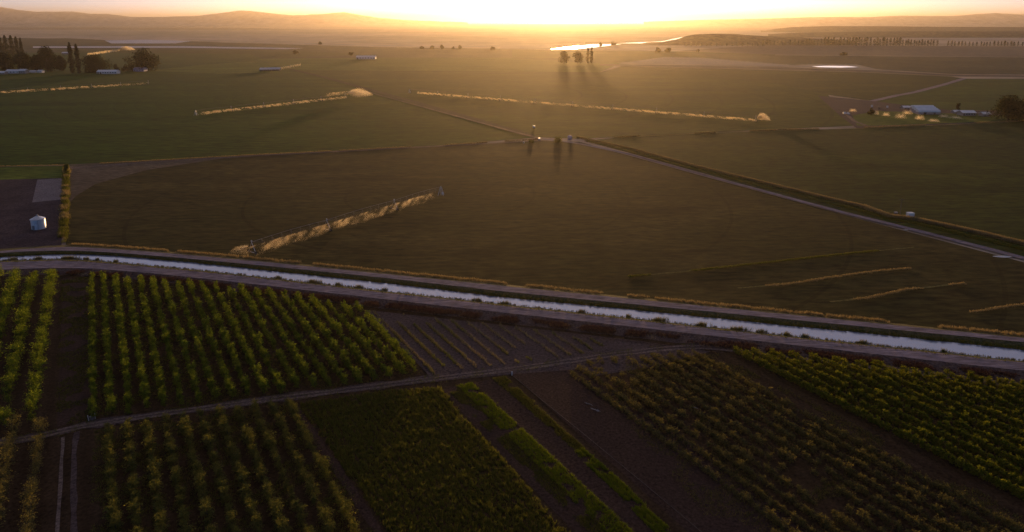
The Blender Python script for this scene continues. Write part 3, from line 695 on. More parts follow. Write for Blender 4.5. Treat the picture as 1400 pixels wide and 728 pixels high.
def bigtree(name, x, yb, yt, wpx, mat, label, seed, n=900, slim=False, group=None, base=.1, clumps=22):
    b = P(x, yb); top = PY(x, yt, b.y); px = project(b.x, b.y, 0)[2] / F
    h, w = top.z, wpx * px
    e = empty(name, b, label, 'tree', group)
    obj('crown', fast('crown', leafball(w, h, n, max(.5, px * 2.1), seed, base, slim, clumps), 4, mat), e)
    m = MB().tube([(0, 0, -.3), (0, 0, h * .35), (w * .02, 0, h * .8)], [w * .03 + .15, w * .025 + .1, .08], 6)
    r = random.Random(seed)
    for k in range(4):
        a = r.uniform(0, 6.28); m.tube([(0, 0, h * .25), (math.cos(a) * w * (.12 if not slim else .05), math.sin(a) * w * (.12 if not slim else .05), h * .5), (math.cos(a) * w * (.24 if not slim else .08), math.sin(a) * w * (.24 if not slim else .08), h * .66)], [.02 * w + .05, .012 * w + .04, .03], 5)
    m.build('trunk', 'bark', e); return e
G1 = 'trees around the left farmstead'
for a in [('broadleaf_tree', -14, 98, 68, 34, 'dark round tree cut by the left frame edge', 1), ('broadleaf_tree', 10, 98, 71, 30, 'dark tree behind the long white shed', 2), ('broadleaf_tree', 34, 98, 70, 30, 'dark tree right of the long white shed', 3),
          ('broadleaf_tree', 66, 98, 62, 34, 'tallest dark round tree of the left farmstead grove', 4), ('broadleaf_tree', 84, 97, 76, 16, 'smaller lighter tree just left of the two poplars', 5),
          ('broadleaf_tree', 131, 99, 75, 42, 'wide low dark tree right of the two poplars', 6), ('broadleaf_tree', 197, 97, 66, 50, 'large round solitary tree right of the farmstead', 7),
          ('broadleaf_tree', 51, 98, 74, 24, 'dark tree left of the tallest grove tree', 8)]:
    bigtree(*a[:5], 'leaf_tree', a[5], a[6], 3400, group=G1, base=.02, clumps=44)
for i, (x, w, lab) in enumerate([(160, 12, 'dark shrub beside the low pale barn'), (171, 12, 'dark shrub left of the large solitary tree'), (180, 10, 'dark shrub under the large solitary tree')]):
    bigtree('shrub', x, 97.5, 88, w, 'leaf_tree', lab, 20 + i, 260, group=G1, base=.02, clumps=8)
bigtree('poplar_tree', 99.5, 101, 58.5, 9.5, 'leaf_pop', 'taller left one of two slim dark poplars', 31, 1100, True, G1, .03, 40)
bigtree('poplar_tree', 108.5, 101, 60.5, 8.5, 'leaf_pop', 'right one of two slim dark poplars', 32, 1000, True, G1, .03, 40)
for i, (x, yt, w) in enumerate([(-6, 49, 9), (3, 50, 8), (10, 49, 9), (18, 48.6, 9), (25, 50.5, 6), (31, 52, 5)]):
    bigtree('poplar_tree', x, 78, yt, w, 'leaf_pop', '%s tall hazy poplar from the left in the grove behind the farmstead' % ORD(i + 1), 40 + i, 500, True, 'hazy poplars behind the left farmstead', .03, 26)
G2 = 'trees in the glare at the centre'
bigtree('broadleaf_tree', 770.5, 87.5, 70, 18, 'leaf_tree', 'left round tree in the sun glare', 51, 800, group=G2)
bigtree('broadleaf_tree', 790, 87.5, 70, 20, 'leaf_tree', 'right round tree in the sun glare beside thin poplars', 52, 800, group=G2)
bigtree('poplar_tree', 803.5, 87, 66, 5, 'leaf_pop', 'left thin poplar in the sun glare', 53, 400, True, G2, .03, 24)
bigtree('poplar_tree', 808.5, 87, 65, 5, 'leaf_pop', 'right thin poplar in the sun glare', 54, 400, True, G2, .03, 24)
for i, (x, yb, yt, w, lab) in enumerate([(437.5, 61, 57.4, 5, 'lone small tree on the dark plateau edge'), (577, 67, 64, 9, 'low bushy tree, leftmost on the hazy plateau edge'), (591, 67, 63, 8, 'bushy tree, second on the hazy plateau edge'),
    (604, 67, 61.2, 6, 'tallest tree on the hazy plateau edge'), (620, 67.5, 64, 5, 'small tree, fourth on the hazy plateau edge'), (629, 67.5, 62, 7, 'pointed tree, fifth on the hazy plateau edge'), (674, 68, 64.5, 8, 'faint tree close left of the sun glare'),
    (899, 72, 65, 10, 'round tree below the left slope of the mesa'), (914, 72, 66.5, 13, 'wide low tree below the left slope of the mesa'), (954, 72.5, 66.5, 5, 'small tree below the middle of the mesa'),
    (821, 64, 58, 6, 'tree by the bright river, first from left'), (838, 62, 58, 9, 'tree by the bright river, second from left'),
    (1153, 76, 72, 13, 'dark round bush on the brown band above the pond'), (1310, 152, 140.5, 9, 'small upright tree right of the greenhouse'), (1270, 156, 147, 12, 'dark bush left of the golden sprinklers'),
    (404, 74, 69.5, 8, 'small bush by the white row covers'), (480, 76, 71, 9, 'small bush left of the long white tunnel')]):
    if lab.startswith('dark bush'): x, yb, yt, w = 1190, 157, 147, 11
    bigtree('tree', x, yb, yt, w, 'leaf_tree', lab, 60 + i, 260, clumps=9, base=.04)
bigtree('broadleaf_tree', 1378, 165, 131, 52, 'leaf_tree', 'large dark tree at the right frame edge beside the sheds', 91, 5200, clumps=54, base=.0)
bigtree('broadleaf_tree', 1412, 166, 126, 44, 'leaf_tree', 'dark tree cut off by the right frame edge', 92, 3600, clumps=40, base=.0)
# windbreak of poplars, far right
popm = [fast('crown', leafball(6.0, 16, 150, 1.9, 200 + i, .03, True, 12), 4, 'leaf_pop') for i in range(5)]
rr = random.Random(4); wx = []
x = 1043.0
while x < 1284:
    wx.append((x, 'long')); x += rr.uniform(3.0, 5.2) if x > 1085 else rr.uniform(4.5, 7)
x = 1296.0
while x < 1405:
    wx.append((x, 'short')); x += rr.uniform(3.6, 6.5)
cnt = {'long': 0, 'short': 0}
for i, (x, g) in enumerate(wx):
    cnt[g] += 1; yb = 62.2 + .012 * (x - 1050) * .3; b = P(x, yb)
    o = obj('poplar_tree', popm[i % 5], None, b); k = rr.uniform(.82, 1.12) * (1.25 if 1120 < x < 1230 else 1.0) * (.78 if x < 1080 or g == 'short' else 1)
    k *= PY(x, yb - 8.5, b.y).z / 16; o.scale = (k * rr.uniform(1.2, 1.9), k * 1.3, k); o.rotation_euler = (0, 0, rr.uniform(0, 6.28))
    tag(o, '%s poplar from the left in the %s far windbreak under the right hills' % (ORD(cnt[g]), 'long' if g == 'long' else 'short rightmost'), 'tree', 'poplars of the far right windbreak')
# shelter row below the mesa
for i in range(16):
    x = 938 + i * 7.0; b = P(x, 63.5)
    o = obj('poplar_tree', popm[(i * 2) % 5], None, b); k = PY(x, 63.5 - 4.5 - rr.uniform(0, 1), b.y).z / 16; o.scale = (k * 1.7, k * 1.7, k)
    tag(o, '%s small hazy tree from the left in the row at the mesa foot' % ORD(i + 1), 'tree', 'tree row at the mesa foot')

# ------------------------------------------------------------------ hedge and shrubs
hl = pline([(91, 228), (90, 262), (88, 290), (87, 315), (85, 332)])
e = empty('hedgerow', hl[2], 'straight golden brown hedge between the ploughed plot and the irrigated field', 'hedge')
hp = clump(along(dense(hl, 14), .07, 1.1, 140, 0), 7, .3, -.15)
V = blades([(p[0] - hl[2].x, p[1] - hl[2].y, 0) for p in hp], 7, 1.2, .4, .1, 141, .8)
obj('foliage', fast('foliage', V, 3, 'weed'), e)
V = blades([(p[0] - hl[2].x, p[1] - hl[2].y, .2) for p in clump(hp, 4, .11, .05)[::2]], 8, 1.6, .4, .09, 142, .7)
obj('dry_stems', fast('dry_stems', V, 3, 'straw'), e)
bigtree('shrub', 92.5, 238, 223, 11, 'leaf_low', 'green shrub at the top end of the straight hedge', 143, 500, base=.02, clumps=10)
for i, (x, yb, w, h, lab) in enumerate([(763, 194.5, 18, 6, 'dark rounded brush mound at the field road junction'), (726, 196, 9, 4, 'small dark brush mound left of the junction')]):
    bigtree('shrub', x, yb, yb - h, w, 'leaf_low', lab, 145 + i, 420, base=.0, clumps=12)

# ------------------------------------------------------------------ irrigation machines
MT['drop'] = leafmat('water_droplets', (0.80, 0.68, 0.46), (0.92, 0.80, 0.56), .85, (1.0, .97, .9))  # gold of the low sun is put into the droplet colour
def streaks(P_, D_, ln, wd, seed):
    """thin slivers of falling water at points P_ along directions D_"""
    rg = np.random.default_rng(seed); n = len(P_)
    D_ = D_ / np.maximum(1e-6, np.linalg.norm(D_, axis=1, keepdims=True)); e = np.cross(D_, rg.normal(0, 1, (n, 3))); e /= np.linalg.norm(e, axis=1, keepdims=True)
    l_ = (ln * rg.uniform(.4, 1.3, n))[:, None]; w_ = (wd * rg.uniform(.6, 1.3, n))[:, None]
    return np.stack([P_ - D_ * l_ / 2, P_ + e * w_ / 2, P_ + D_ * l_ / 2, P_ - e * w_ / 2], axis=1).reshape(-1, 3)
def curtain(name, p0, p1, parent, n, ztop, reach, seed, gap=2.4, ln=.7, wd=.05, wind=(.25, -1.0), fade=None):
    """droplets leaving nozzles along a line, thrown out and carried by gusty wind until they reach the ground"""
    rg = np.random.default_rng(seed); d = p1 - p0; L_ = d.length; k = max(2, int(L_ / gap))
    s = (rg.integers(0, k, n) + .5 + rg.normal(0, .28, n)) / k
    t = rg.beta(1.1, 1.6, n); gust = np.array([.75 + .9 * noise.noise(Vector((q * L_ * .11, seed, 0))) + .5 * noise.noise(Vector((q * L_ * .45, tt * 1.5, seed))) for q, tt in zip(s, t)])
    lift = np.array([noise.noise(Vector((q * L_ * .2, seed + 5, tt))) for q, tt in zip(s, t)])
    a = rg.uniform(0, 2 * np.pi, n); sp = rg.uniform(0, 1, n) ** .6
    u = np.array(d.normalized()); w = np.array((wind[0], wind[1], 0.)); base = np.array(p0)[None] + s[:, None] * np.array(d)[None]
    out_ = (np.cos(a) * sp * gap * .55 * (.3 + t))[:, None] * u + (np.sin(a) * sp * .9 * t)[:, None] * w
    dr = (reach * t ** 1.3 * np.maximum(.1, gust))[:, None] * w
    z = np.maximum(.06, ztop * (1 - t ** 1.7) + .9 * lift * t * (1 - t) * ztop + rg.normal(0, .12, n))
    Pp = base + out_ + dr; Pp[:, 2] = z
    D = w[None] * (reach * .6 * np.maximum(.2, gust))[:, None] + np.c_[np.zeros(n), np.zeros(n), -ztop * (.3 + 1.3 * t)] + .4 * out_
    wisp = np.array([noise.noise(Vector((q * L_ * .30 - tt * 1.3, tt * 1.1, seed + 20))) + .6 * noise.noise(Vector((q * L_ * .8 - tt * 2.5, tt * 2.2, seed + 30))) for q, tt in zip(s, t)])
    kp = rg.uniform(0, 1, n) < np.clip(.30 + 1.9 * wisp, .02, 1); Pp, D, s = Pp[kp], D[kp], s[kp]; n = len(Pp)
    if fade: keep = rg.uniform(0, 1, n) < np.interp(s, fade[0], fade[1]); Pp, D = Pp[keep], D[keep]
    return obj(name, fast(name, streaks(Pp - np.array(parent.location), D, ln, wd, seed + 1), 4, 'drop'), parent)
def jets(name, c, parent, n, R_, hmax, seed, arc=(0, 6.283), ln=.7, wd=.06, wind=(0, 0)):
    """droplets thrown from one nozzle in ballistic arcs"""
    rg = np.random.default_rng(seed); a = rg.uniform(arc[0], arc[1], n); t = rg.uniform(0.02, 1, n) ** .8; q = R_ * rg.uniform(.15, 1.0, n) ** .6
    x = q * t; z = np.maximum(.05, hmax * 4 * t * (1 - t) * rg.uniform(.35, 1.05, n) * (q / R_) + .4 * (1 - t) + rg.normal(0, .05 * hmax, n) * t)
    Pp = np.c_[np.cos(a) * x + wind[0] * t, np.sin(a) * x + wind[1] * t, z] + np.array(c)[None]
    D = np.c_[np.cos(a) * q, np.sin(a) * q, hmax * 4 * (1 - 2 * t)]
    return obj(name, fast(name, streaks(Pp - np.array(parent.location), D, ln, wd, seed + 1), 4, 'drop'), parent)
def wheel(parent, loc, r, ang):
    m = MB(); m.tube([(-.14, 0, 0), (.14, 0, 0)], r, 14)
    o = m.build('wheel', 'tyre', parent, loc=loc); o.rotation_euler = (0, 0, ang)
    MB().tube([(-.16, 0, 0), (.16, 0, 0)], r * .5, 10).build('rim', 'steel', o)
    return o
def pivot(c, e, label, towers, zp=3.9, r=.055, detail=True):
    """centre pivot: c and e are the ground points of the pivot and the outer end"""
    root = empty('irrigation_pivot', c, label, 'irrigator', 'centre pivot irrigators')
    d = e - c; Ln = d.length; u = d.normalized(); ang = math.atan2(u.y, u.x); n = Vector((-u.y, u.x, 0))
    pts = [0] + list(towers)
    for a, b in zip(pts[:-1], pts[1:]):
        m = MB(); q = []
        for k in range(9):
            s = k / 8; q.append(d * (a + (b - a) * s) + Vector((0, 0, zp + .35 * math.sin(math.pi * s))))
        m.tube(q, r, 6)
        if detail:
            for sgn in (-1, 1):
                lo = [q[0]] + [q[k] + n * .7 * sgn + Vector((0, 0, -1.1)) for k in range(1, 8)] + [q[8]]
                m.tube(lo, .018, 4)
                for k in range(1, 8): m.tube([q[k], lo[k]], .016, 4)
        m.build('span_pipe', 'steel', root)
        if detail:
            for k in range(1, 8): MB().tube([q[k] - Vector((0, 0, .1)), (q[k].x, q[k].y, 1.9)], .03, 4).build('drop_hose', 'steel', root)
    for a in towers:
        p = d * a; m = MB()
        for sgn in (-1, 1):
            f = p + n * 1.9 * sgn + Vector((0, 0, .55)); m.tube([p + Vector((0, 0, zp)), f], .06, 5)
        m.tube([p + n * 1.9 + Vector((0, 0, .55)), p - n * 1.9 + Vector((0, 0, .55))], .07, 5)
        m.box((p.x, p.y, zp + .35), (.35, .3, .45), ang)
        m.build('tower', 'galv', root)
        for sgn in (-1, 1): wheel(root, p + n * 1.9 * sgn + Vector((0, 0, .6)), .6, ang)
    m = MB()
    for sx in (-1, 1):
        for sy in (-1, 1): m.tube([(sx * 1.3, sy * 1.3, 0), (sx * .25, sy * .25, zp)], .07, 5)
    m.tube([(0, 0, 0), (0, 0, zp + .4)], .13, 8); m.build('pivot_point', 'galv', root)
    MB().box((.9, -1.0, 1.4), (.8, .45, 1.0)).box((.9, -1.0, .5), (.12, .12, 1.0)).build('control_box', 'white', root)
    return root
# the near machine in the brown field
c0 = P(603, 268); e0 = P(340, 349)
pv = pivot(c0, e0, 'irrigation pivot spraying golden mist in the brown field', (.30, .66, .985), 4.1)
u0 = (e0 - c0)
curtain('water_spray', c0 + u0 * .06, c0 + u0 * 1.02, pv, 120000, 2.6, 4.6, 3, 2.6, .32, .02, fade=((0, .25, 1), (.35, .8, 1)))
jets('end_gun_spray', e0 + Vector((0, 0, 2.6)), pv, 2200, 5, .9, 4, (1.6, 4.8), .32, .02, (0, -3))
# left field machine with the big end gun
c1 = P(268, 158); e1 = P(474, 134.5)
pv = pivot(c1, e1, 'irrigation pivot with a big bright end gun cloud in the left green field', (.2, .4, .6, .8, .99), 4.0, detail=False)
curtain('water_spray', c1 + (e1 - c1) * .03, e1, pv, 30000, 2.0, 2.6, 5, 3.0, 1.1, .06)
jets('end_gun_spray', e1 + Vector((0, 0, 3)), pv, 14000, 27, 6.5, 7, (-.9, .9), 1.2, .07)
curtain('end_gun_spray', P(447, 132), P(476, 129), pv, 3000, 3.0, 3.5, 6, 5, 1.2, .08)
# long machine across the middle
c2 = P(560, 127.5); e2 = P(1033, 166.5)
pv = pivot(c2, e2, 'long irrigation pivot drawing a bright line across the middle green field', tuple((i + 1) / 9 for i in range(9)), 4.0, detail=False)
curtain('water_spray', c2 + (e2 - c2) * .03, e2, pv, 56000, 1.8, 2.2, 8, 3.0, 1.0, .06)
jets('end_gun_spray', e2 + Vector((1, 0, 1.5)), pv, 6000, 10, 5.0, 9, (-.7, .9), 1.0, .06)
# left edge machine, far left one, and the short one by the sheds
c3 = P(-60, 132); e3 = P(203, 115.5)
pv = pivot(c3, e3, 'irrigation pivot in the left field in front of the farmstead', tuple((i + 1) / 6 for i in range(6)), 4.0, detail=False)
curtain('water_spray', P(2, 128), e3, pv, 32000, 2.1, 2.8, 11, 3.5, 1.2, .07, fade=((0, .6, 1), (1, .8, .1)))
c4 = P(120, 76.5); e4 = P(164, 70)
pv = pivot(c4, e4, 'far irrigation pivot right of the poplars near the white covers', (.33, .66, .99), 4.5, detail=False)
curtain('water_spray', c4, e4, pv, 7000, 5, 6, 12, 8, 3.5, .45)
jets('end_gun_spray', e4 + Vector((0, 0, 3)), pv, 2500, 38, 9, 13, (-.8, .8), 3.5, .45)
c5 = P(382, 96); e5 = P(411, 90.5)
pv = pivot(c5, e5, 'short far irrigation pivot beside the row of white sheds', (.5, .99), 4.2, detail=False)
curtain('water_spray', c5, e5, pv, 3000, 3.4, 3.5, 14, 5, 2, .22)
# sprinklers by the right hand farm
for i, (x, y, w, h, lab) in enumerate([(1166, 154, 11, 4.5, 'leftmost golden sprinkler dome near the white pickups'), (1198, 158, 7, 6, 'narrow sprinkler dome right of the dark bush'), (1211, 160, 11, 5.5, 'low sprinkler dome, third from left'),
    (1231, 163, 17, 8, 'wide sprinkler dome in the middle of the lawn'), (1240, 158, 16, 7.5, 'tall sprinkler dome behind the middle one'), (1257, 165, 14, 8, 'sprinkler dome right of the middle one in front of the greenhouse'),
    (1276, 168, 16, 4.5, 'flat sprinkler dome closest to the field road'), (1290, 162, 16, 4.5, 'sprinkler dome below the right end of the greenhouse'), (1306, 164, 20, 4.8, 'rightmost golden sprinkler dome')]):
    b = P(x, y); px = project(b.x, b.y, 0)[2] / F
    e = empty('sprinkler', b, lab, 'sprinkler', 'lawn sprinklers at the right hand farm')
    MB().tube([(0, 0, 0), (0, 0, .9)], .04, 5).box((0, 0, .95), (.12, .3, .12)).build('riser', 'steel', e)
    jets('water_spray', b + Vector((0, 0, .8)), e, 1500, w * px * .5, h * px * .85, 30 + i, (0, 6.283), .7, .035)

# ------------------------------------------------------------------ buildings
def shed(name, x, yb, wpx, hpx, depth, label, cat, roof='roofm', wall='wallm', rz=0.0, eave=.62, doors=1, wins=3, group=None):
    b = P(x, yb); px = project(b.x, b.y, 0)[2] / F; w = wpx * px; h = hpx * px
    e = empty(name, b + Vector((0, depth / 2, 0)), label, cat, group, rz); he = h * eave; o_ = .5
    m = MB()
    m.poly([(-w / 2, -depth / 2, 0), (w / 2, -depth / 2, 0), (w / 2, depth / 2, 0), (-w / 2, depth / 2, 0), (-w / 2, -depth / 2, he), (w / 2, -depth / 2, he), (w / 2, depth / 2, he), (-w / 2, depth / 2, he), (-w / 2, 0, h - .1), (w / 2, 0, h - .1)],
           [(0, 1, 5, 4), (2, 3, 7, 6), (1, 2, 6, 9, 5), (3, 0, 4, 8, 7)])
    m.build('wall', wall, e)
    m = MB(); a, b_ = w / 2 + o_, depth / 2 + o_; t = .15; ze = he - .1
    m.poly([(-a, -b_, ze), (a, -b_, ze), (a, 0, h), (-a, 0, h), (-a, b_, ze), (a, b_, ze), (-a, -b_, ze + t), (a, -b_, ze + t), (a, 0, h + t), (-a, 0, h + t), (-a, b_, ze + t), (a, b_, ze + t)],
           [(3, 2, 1, 0), (5, 2, 3, 4), (6, 7, 8, 9), (9, 8, 11, 10), (0, 1, 7, 6), (4, 10, 11, 5), (0, 6, 9, 3), (3, 9, 10, 4), (1, 2, 8, 7), (2, 5, 11, 8)])
    m.build('roof', roof, e)
    for k in range(doors):
        xx = -w / 2 + w * (k + .5) / max(1, doors + wins) * 1.0
        d = MB().box((xx, -depth / 2 - .04, he * .4), (w * .09, .07, he * .8)).build('door', 'wood', e)
        MB().box((xx + w * .03, -depth / 2 - .1, he * .4), (.12, .06, .12)).build('handle', 'steel', d)
    for k in range(wins):
        xx = -w / 2 + w * (doors + k + .5) / (doors + wins)
        MB().box((xx, -depth / 2 - .03, he * .58), (w * .07, .06, he * .35)).build('window', 'glass', e)
    return e
shed('shed', 17, 100.8, 18, 5.2, 9, 'long white roofed shed at the foot of the left grove', 'shed', 'white', 'white', eave=.6)
shed('house', 30, 101, 9, 6, 9, 'white house joined to the right end of the long shed', 'house', 'white', 'wallm', wins=2)
shed('shed', 1, 102, 10, 4, 8, 'grey shed at the left frame edge', 'shed', 'roofm', 'wallm', wins=2)
shed('shed', 44, 100, 8, 3.2, 7, 'small pale shed between the white house and the poplars', 'shed', 'roofm', 'white', wins=2)
shed('shed', 54, 100, 6, 3.8, 7, 'small white shed left of the poplars', 'shed', 'white', 'white', wins=1)
shed('barn', 146, 101.4, 27, 5.2, 10, 'low pale barn right of the two poplars', 'barn', 'roofm', 'white', wins=6, doors=2)
shed('barn', 189.5, 98.2, 14, 5.4, 12, 'blue grey barn in front of the large solitary tree', 'barn', 'blue', 'blue', wins=3)
shed('greenhouse', 500, 81.3, 26, 4.6, 14, 'long white tunnel greenhouse on the far green strip', 'greenhouse', 'white', 'film', wins=6)
for i in range(5):
    shed('shed', 357.5 + i * 5.6, 97.6 - i * .12, 4.8, 4.4, 7, '%s small white roofed shed from the left in the far row of five' % ORD(i + 1), 'shed', 'white', 'wood', wins=1, group='row of far white sheds', eave=.5)
shed('shed', 89, 74.6, 9, 3, 9, 'far pale shed above the small lighter tree', 'shed', 'roofm', 'wallm', wins=2)
# greenhouse of four bays at the right hand farm
b = P(1277, 158.5); px = project(b.x, b.y, 0)[2] / F
e = empty('greenhouse', b + Vector((0, 6, 0)), 'pale multi bay greenhouse at the right hand farm', 'greenhouse')
for k in range(4):
    w = 30 * px; y0 = k * 5.0; m = MB(); V, n_ = [], 10
    for s in (-1, 1):
        for j in range(n_ + 1):
            t = math.pi * j / n_; V.append((s * w / 2 + k * 1.2, y0 + 2.5 - 2.5 * math.cos(t), 2.1 + 1.9 * math.sin(t) + .9 * k * .7))
    m.poly(V, [(j, j + 1, n_ + 2 + j, n_ + 1 + j) for j in range(n_)] + [tuple(range(n_ + 1))[::-1], tuple(range(n_ + 1, 2 * n_ + 2))])
    m.build('bay_roof', 'film', e)
    MB().box((k * 1.2, y0 + 2.5, (2.1 + .63 * k) / 2 - .01), (w - .1, 4.9, 2.1 + .63 * k - .04)).build('bay_wall', 'wallm', e)
MB().box((-4, -.03, 1.0), (2.2, .06, 2.0)).build('door', 'glass', e); MB().box((4, -.03, 1.0), (1.6, .06, 1.6)).build('vent', 'wood', e)
shed('house', 1325, 159, 18, 7, 8, 'pale roofed house between the greenhouse and the large dark tree', 'house', 'roofm', 'wallm', wins=4)
shed('shed', 1349, 160, 10, 6, 6, 'white roofed shed against the large dark tree', 'shed', 'white', 'wallm', wins=1)
shed('shed', 1309, 156, 8, 4.6, 5, 'small pale shed right of the greenhouse', 'shed', 'roofm', 'wallm', wins=1)
shed('shed', 1240, 150, 9, 4.5, 5, 'small grey shed left of the greenhouse', 'shed', 'roofm', 'wallm', wins=1)
for i, (x, y, lab) in enumerate([(1192, 147, 'sunlit pale crate stack, left of two, on the dark plot'), (1213, 148, 'sunlit pale crate stack, right of two, on the dark plot'), (1254, 151, 'sunlit crate stack beside the greenhouse'), (1202, 150, 'grey crate stack behind the sprinklers')]):
    b = P(x, y); e = empty('crate_stack', b, lab, 'crates', 'crate stacks on the dark plot')
    for k in range(2): MB().box((0, 0, .55 + k * 1.0), (1.2, 1.2, .9), .1 * k).build('crate', 'white' if i < 3 else 'wood', e)
def pickup(x, y, rz, label):
    b = P(x, y); e = empty('pickup_truck', b, label, 'truck', 'white pickups at the right hand farm', rz)
    m = MB(); pr = [(-2.6, .5), (-2.6, 1.05), (-.6, 1.08), (-.45, 1.75), (.75, 1.78), (1.35, 1.12), (2.55, .98), (2.6, .5)]
    V = [(x_, s * .92 * (.86 if z > 1.3 else 1), z) for s in (-1, 1) for x_, z in pr]; k = len(pr)
    m.poly(V, [tuple(range(k)), tuple(range(k, 2 * k))[::-1]] + [(j, j + k, (j + 1) % k + k, (j + 1) % k) for j in range(k)]).build('body', 'white', e)
    for s in (-1, 1): MB().box((.15, s * .87, 1.42), (1.0, .1, .42)).build('window', 'glass', e)
    MB().box((1.1, 0, 1.47), (.06, 1.4, .5)).build('windscreen', 'glass', e)
    for sx in (-1.7, 1.65):
        for s in (-1, 1):
            o = MB().tube([(0, -.12, 0), (0, .12, 0)], .38, 12).build('wheel', 'tyre', e, loc=(sx, s * .86, .38)); MB().tube([(0, -.13, 0), (0, .13, 0)], .2, 8).build('rim', 'steel', o)
pickup(1154.3, 156.3, 1.3, 'white pickup, left of two, parked by the right hand farm track')
pickup(1159, 156.8, 1.45, 'white pickup, right of two, parked by the right hand farm track')

# the grain bin on the ploughed plot
b = P(53.5, 313.5); px = project(b.x, b.y, 0)[2] / F
R_, he, ht = 8.3 * px, 14.6 * px, 19.5 * px
e = empty('grain_bin', b, 'pale corrugated steel grain bin with cone roof on the dark ploughed plot', 'grain bin')
V, Fc, n_ = [], [], 36
rings_ = 30
for j in range(rings_ + 1):
    rr_ = R_ + (.05 if j % 2 else 0)
    for i in range(n_): t = 2 * math.pi * i / n_; V.append((rr_ * math.cos(t), rr_ * math.sin(t), he * j / rings_))
for j in range(rings_):
    for i in range(n_): Fc.append((j * n_ + i, j * n_ + (i + 1) % n_, (j + 1) * n_ + (i + 1) % n_, (j + 1) * n_ + i))
obj('wall', mesh('wall', V, Fc, 'galv'), e)
V = []; Fc = []
for rr_, z in ((R_ + .18, he - .08), (R_ + .18, he + .02), (.35, ht - .25), (.35, ht), (.02, ht + .02)):
    for i in range(n_): t = 2 * math.pi * i / n_; k_ = .03 if i % 3 == 0 else 0; V.append((rr_ * math.cos(t), rr_ * math.sin(t), z + k_))
for j in range(4):
    for i in range(n_): Fc.append((j * n_ + i, j * n_ + (i + 1) % n_, (j + 1) * n_ + (i + 1) % n_, (j + 1) * n_ + i))
rf = obj('roof', mesh('roof', V, Fc, 'galv'), e)
MB().tube([(0, 0, ht), (0, 0, ht + .3)], .3, 10).build('roof_cap', 'steel', rf)
d = MB().box((-.4, -R_ - .03, 1.1), (.9, .12, 1.7)).build('door', 'steel', e); MB().box((-.1, -R_ - .12, 1.1), (.08, .08, .25)).build('handle', 'steel', d)
m = MB()
for s in (-.22, .22): m.tube([(R_ * .5 + s, -R_ * .9, 0), (R_ * .5 + s, -R_ * .9, he)], .025, 4)
for k in range(14): m.tube([(R_ * .5 - .22, -R_ * .9, .3 + k * (he - .4) / 14), (R_ * .5 + .22, -R_ * .9, .3 + k * (he - .4) / 14)], .02, 4)
m.build('ladder', 'steel', e)
MB().tube([(0, 0, 0), (0, 0, .12)], R_ + .35, 36).build('footing', 'pad', e)

# the junction: tank, pump boxes
b = P(779, 191); e = empty('water_tank', b, 'round blue grey water tank at the field road junction', 'tank')
MB().tube([(0, 0, 0), (0, 0, 2.3)], 1.45, 20).build('shell', 'blue', e, True); MB().tube([(0, 0, 2.3), (0, 0, 2.75), (0, 0, 2.95)], [1.45, .8, .2], 20).build('lid', 'blue', e, True)
def cabinet(x, y, w, d, h, label, mat='white', group=None):
    b = P(x, y); e = empty('pump_cabinet', b, label, 'cabinet', group)
    MB().box((0, 0, .08), (w + .3, d + .3, .16)).build('plinth', 'pad', e)
    bd = MB().box((0, 0, .16 + h / 2), (w, d, h)).build('body', mat, e); MB().box((0, 0, .2 + h), (w + .16, d + .16, .09)).build('lid', mat, e)
    dr = MB().box((-.02, -d / 2 - .02, .16 + h * .5), (w * .8, .04, h * .85)).build('door', mat, e); MB().box((w * .3, -d / 2 - .06, .16 + h * .5), (.05, .05, .25)).build('handle', 'steel', dr)
    return e
cabinet(737.5, 192, 1.3, 1.0, 1.2, 'bright pump cabinet left of the junction brush mound', 'galv')
cabinet(730, 175.2, 1.6, 1.2, 1.5, 'shiny pump cabinet in the glare above the junction', 'galv')
cabinet(716, 196.5, .9, .8, .8, 'small pale valve box at the left of the junction', 'white')
cabinet(1244, 297.5, 2.3, 1.8, 1.7, 'white pump cabinet beside the diagonal road', 'white')
cabinet(1224.5, 294, 1.1, .9, .9, 'small grey valve box beside the utility pole', 'steel')
b = P(1230, 297); e = empty('utility_pole', b, 'thin wooden utility pole beside the white cabinet', 'pole')
MB().tube([(0, 0, -.2), (0, 0, 7.6)], [.15, .09], 8).build('post', 'wood', e); MB().box((0, 0, 7.0), (2.4, .1, .12)).build('crossarm', 'wood', e)
for s in (-1, 0, 1): MB().tube([(s * 1.05, 0, 7.06), (s * 1.05, 0, 7.3)], .05, 6).build('insulator', 'glass', e)
# puddles on the diagonal road and pale litter
for x, y, w, lab in [(1370, 351, 3.2, 'a'), (1238, 314.5, 1.0, 'b'), (1088, 274.5, .7, 'c')]:
    m = MB(); c = P(x, y, .37); rg = random.Random(x)
    V = [(c.x + w * math.cos(k * .524) * rg.uniform(.7, 1.1), c.y + w * .35 * math.sin(k * .524) * rg.uniform(.7, 1.1), .37) for k in range(12)]
    m.poly(V, [tuple(range(12))]); tag(m.build('puddle', 'pond'), None, None, None, 'structure')
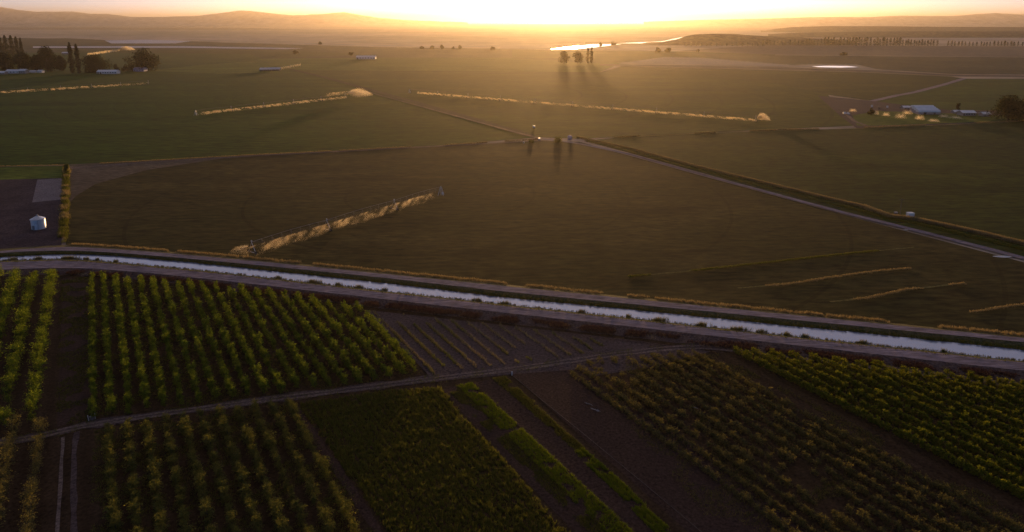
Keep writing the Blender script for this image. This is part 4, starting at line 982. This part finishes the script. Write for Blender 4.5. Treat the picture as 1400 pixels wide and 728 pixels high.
# irrigation pipe along the bare strip
pp = [P(700, 513, .1), P(742, 548, .1), P(800, 595, .1), P(880, 661, .1), P(962, 730, .1), P(985, 750, .1)]
e = empty('irrigation_pipe', pp[0], 'thin pale irrigation pipe lying straight along the bare strip', 'pipe')
MB().tube([p - pp[0] for p in pp], .03, 6).build('pipe', 'wood', e); MB().tube([(0, 0, -.1), (0, 0, .7)], .08, 8).box((0, 0, .75), (.3, .12, .1)).build('hydrant', 'white', e)
# white marker posts by the track
for x, y, lab in [(121, 576, 'white marker post left of the row end by the track'), (130.5, 573, 'white marker post right beside the small box by the track')]:
    b = P(x, y); e = empty('marker_post', b, lab, 'post', 'white posts by the track')
    MB().tube([(0, 0, -.1), (0, 0, 1.15)], .055, 8).build('post', 'white', e); MB().tube([(0, 0, 1.15), (0, 0, 1.22)], .07, 8).build('cap', 'white', e)
cabinet(126, 574, .7, .4, .45, 'low grey valve box between the two marker posts', 'steel')
# crumpled sheets of plastic on the bare earth
for x, y, w, lab in [(803, 552, .6, 'crumpled pale plastic sheet on bare earth near the pipe'), (812, 560, .7, 'second crumpled pale plastic sheet lower right of the first'), (948, 557, .5, 'pale plastic scrap among the sparse rows')]:
    c = P(x, y, .04); V, Fc, k = [], [], 7; rg = random.Random(x)
    for j in range(k):
        for i in range(k): V.append(((i / (k - 1) - .5) * 2 * w * (1 + rg.uniform(-.1, .1)) + (j / k) * .5, -(j / (k - 1) - .5) * 1.0 * w - (i / k) * .9, .06 + rg.uniform(0, .22)))
    for j in range(k - 1):
        for i in range(k - 1): Fc.append((j * k + i, (j + 1) * k + i, (j + 1) * k + i + 1, j * k + i + 1))
    tag(obj('plastic_sheet', mesh('plastic_sheet', V, Fc, 'steel', True), None, c), lab, 'plastic sheet')

# ------------------------------------------------------------------ haze: one even body of pale air round everything
TOPZ = 580.0
m = MB().box((0, 24800, (TOPZ - 2) / 2), (119000, 50300, TOPZ + 2))
hz = m.build('haze', volmat('haze_air', (0.45, 0.39, 0.31), 0.00006, 0.735))
tag(hz, 'even pale sunset haze filling the air over the fields', None, None, 'stuff')
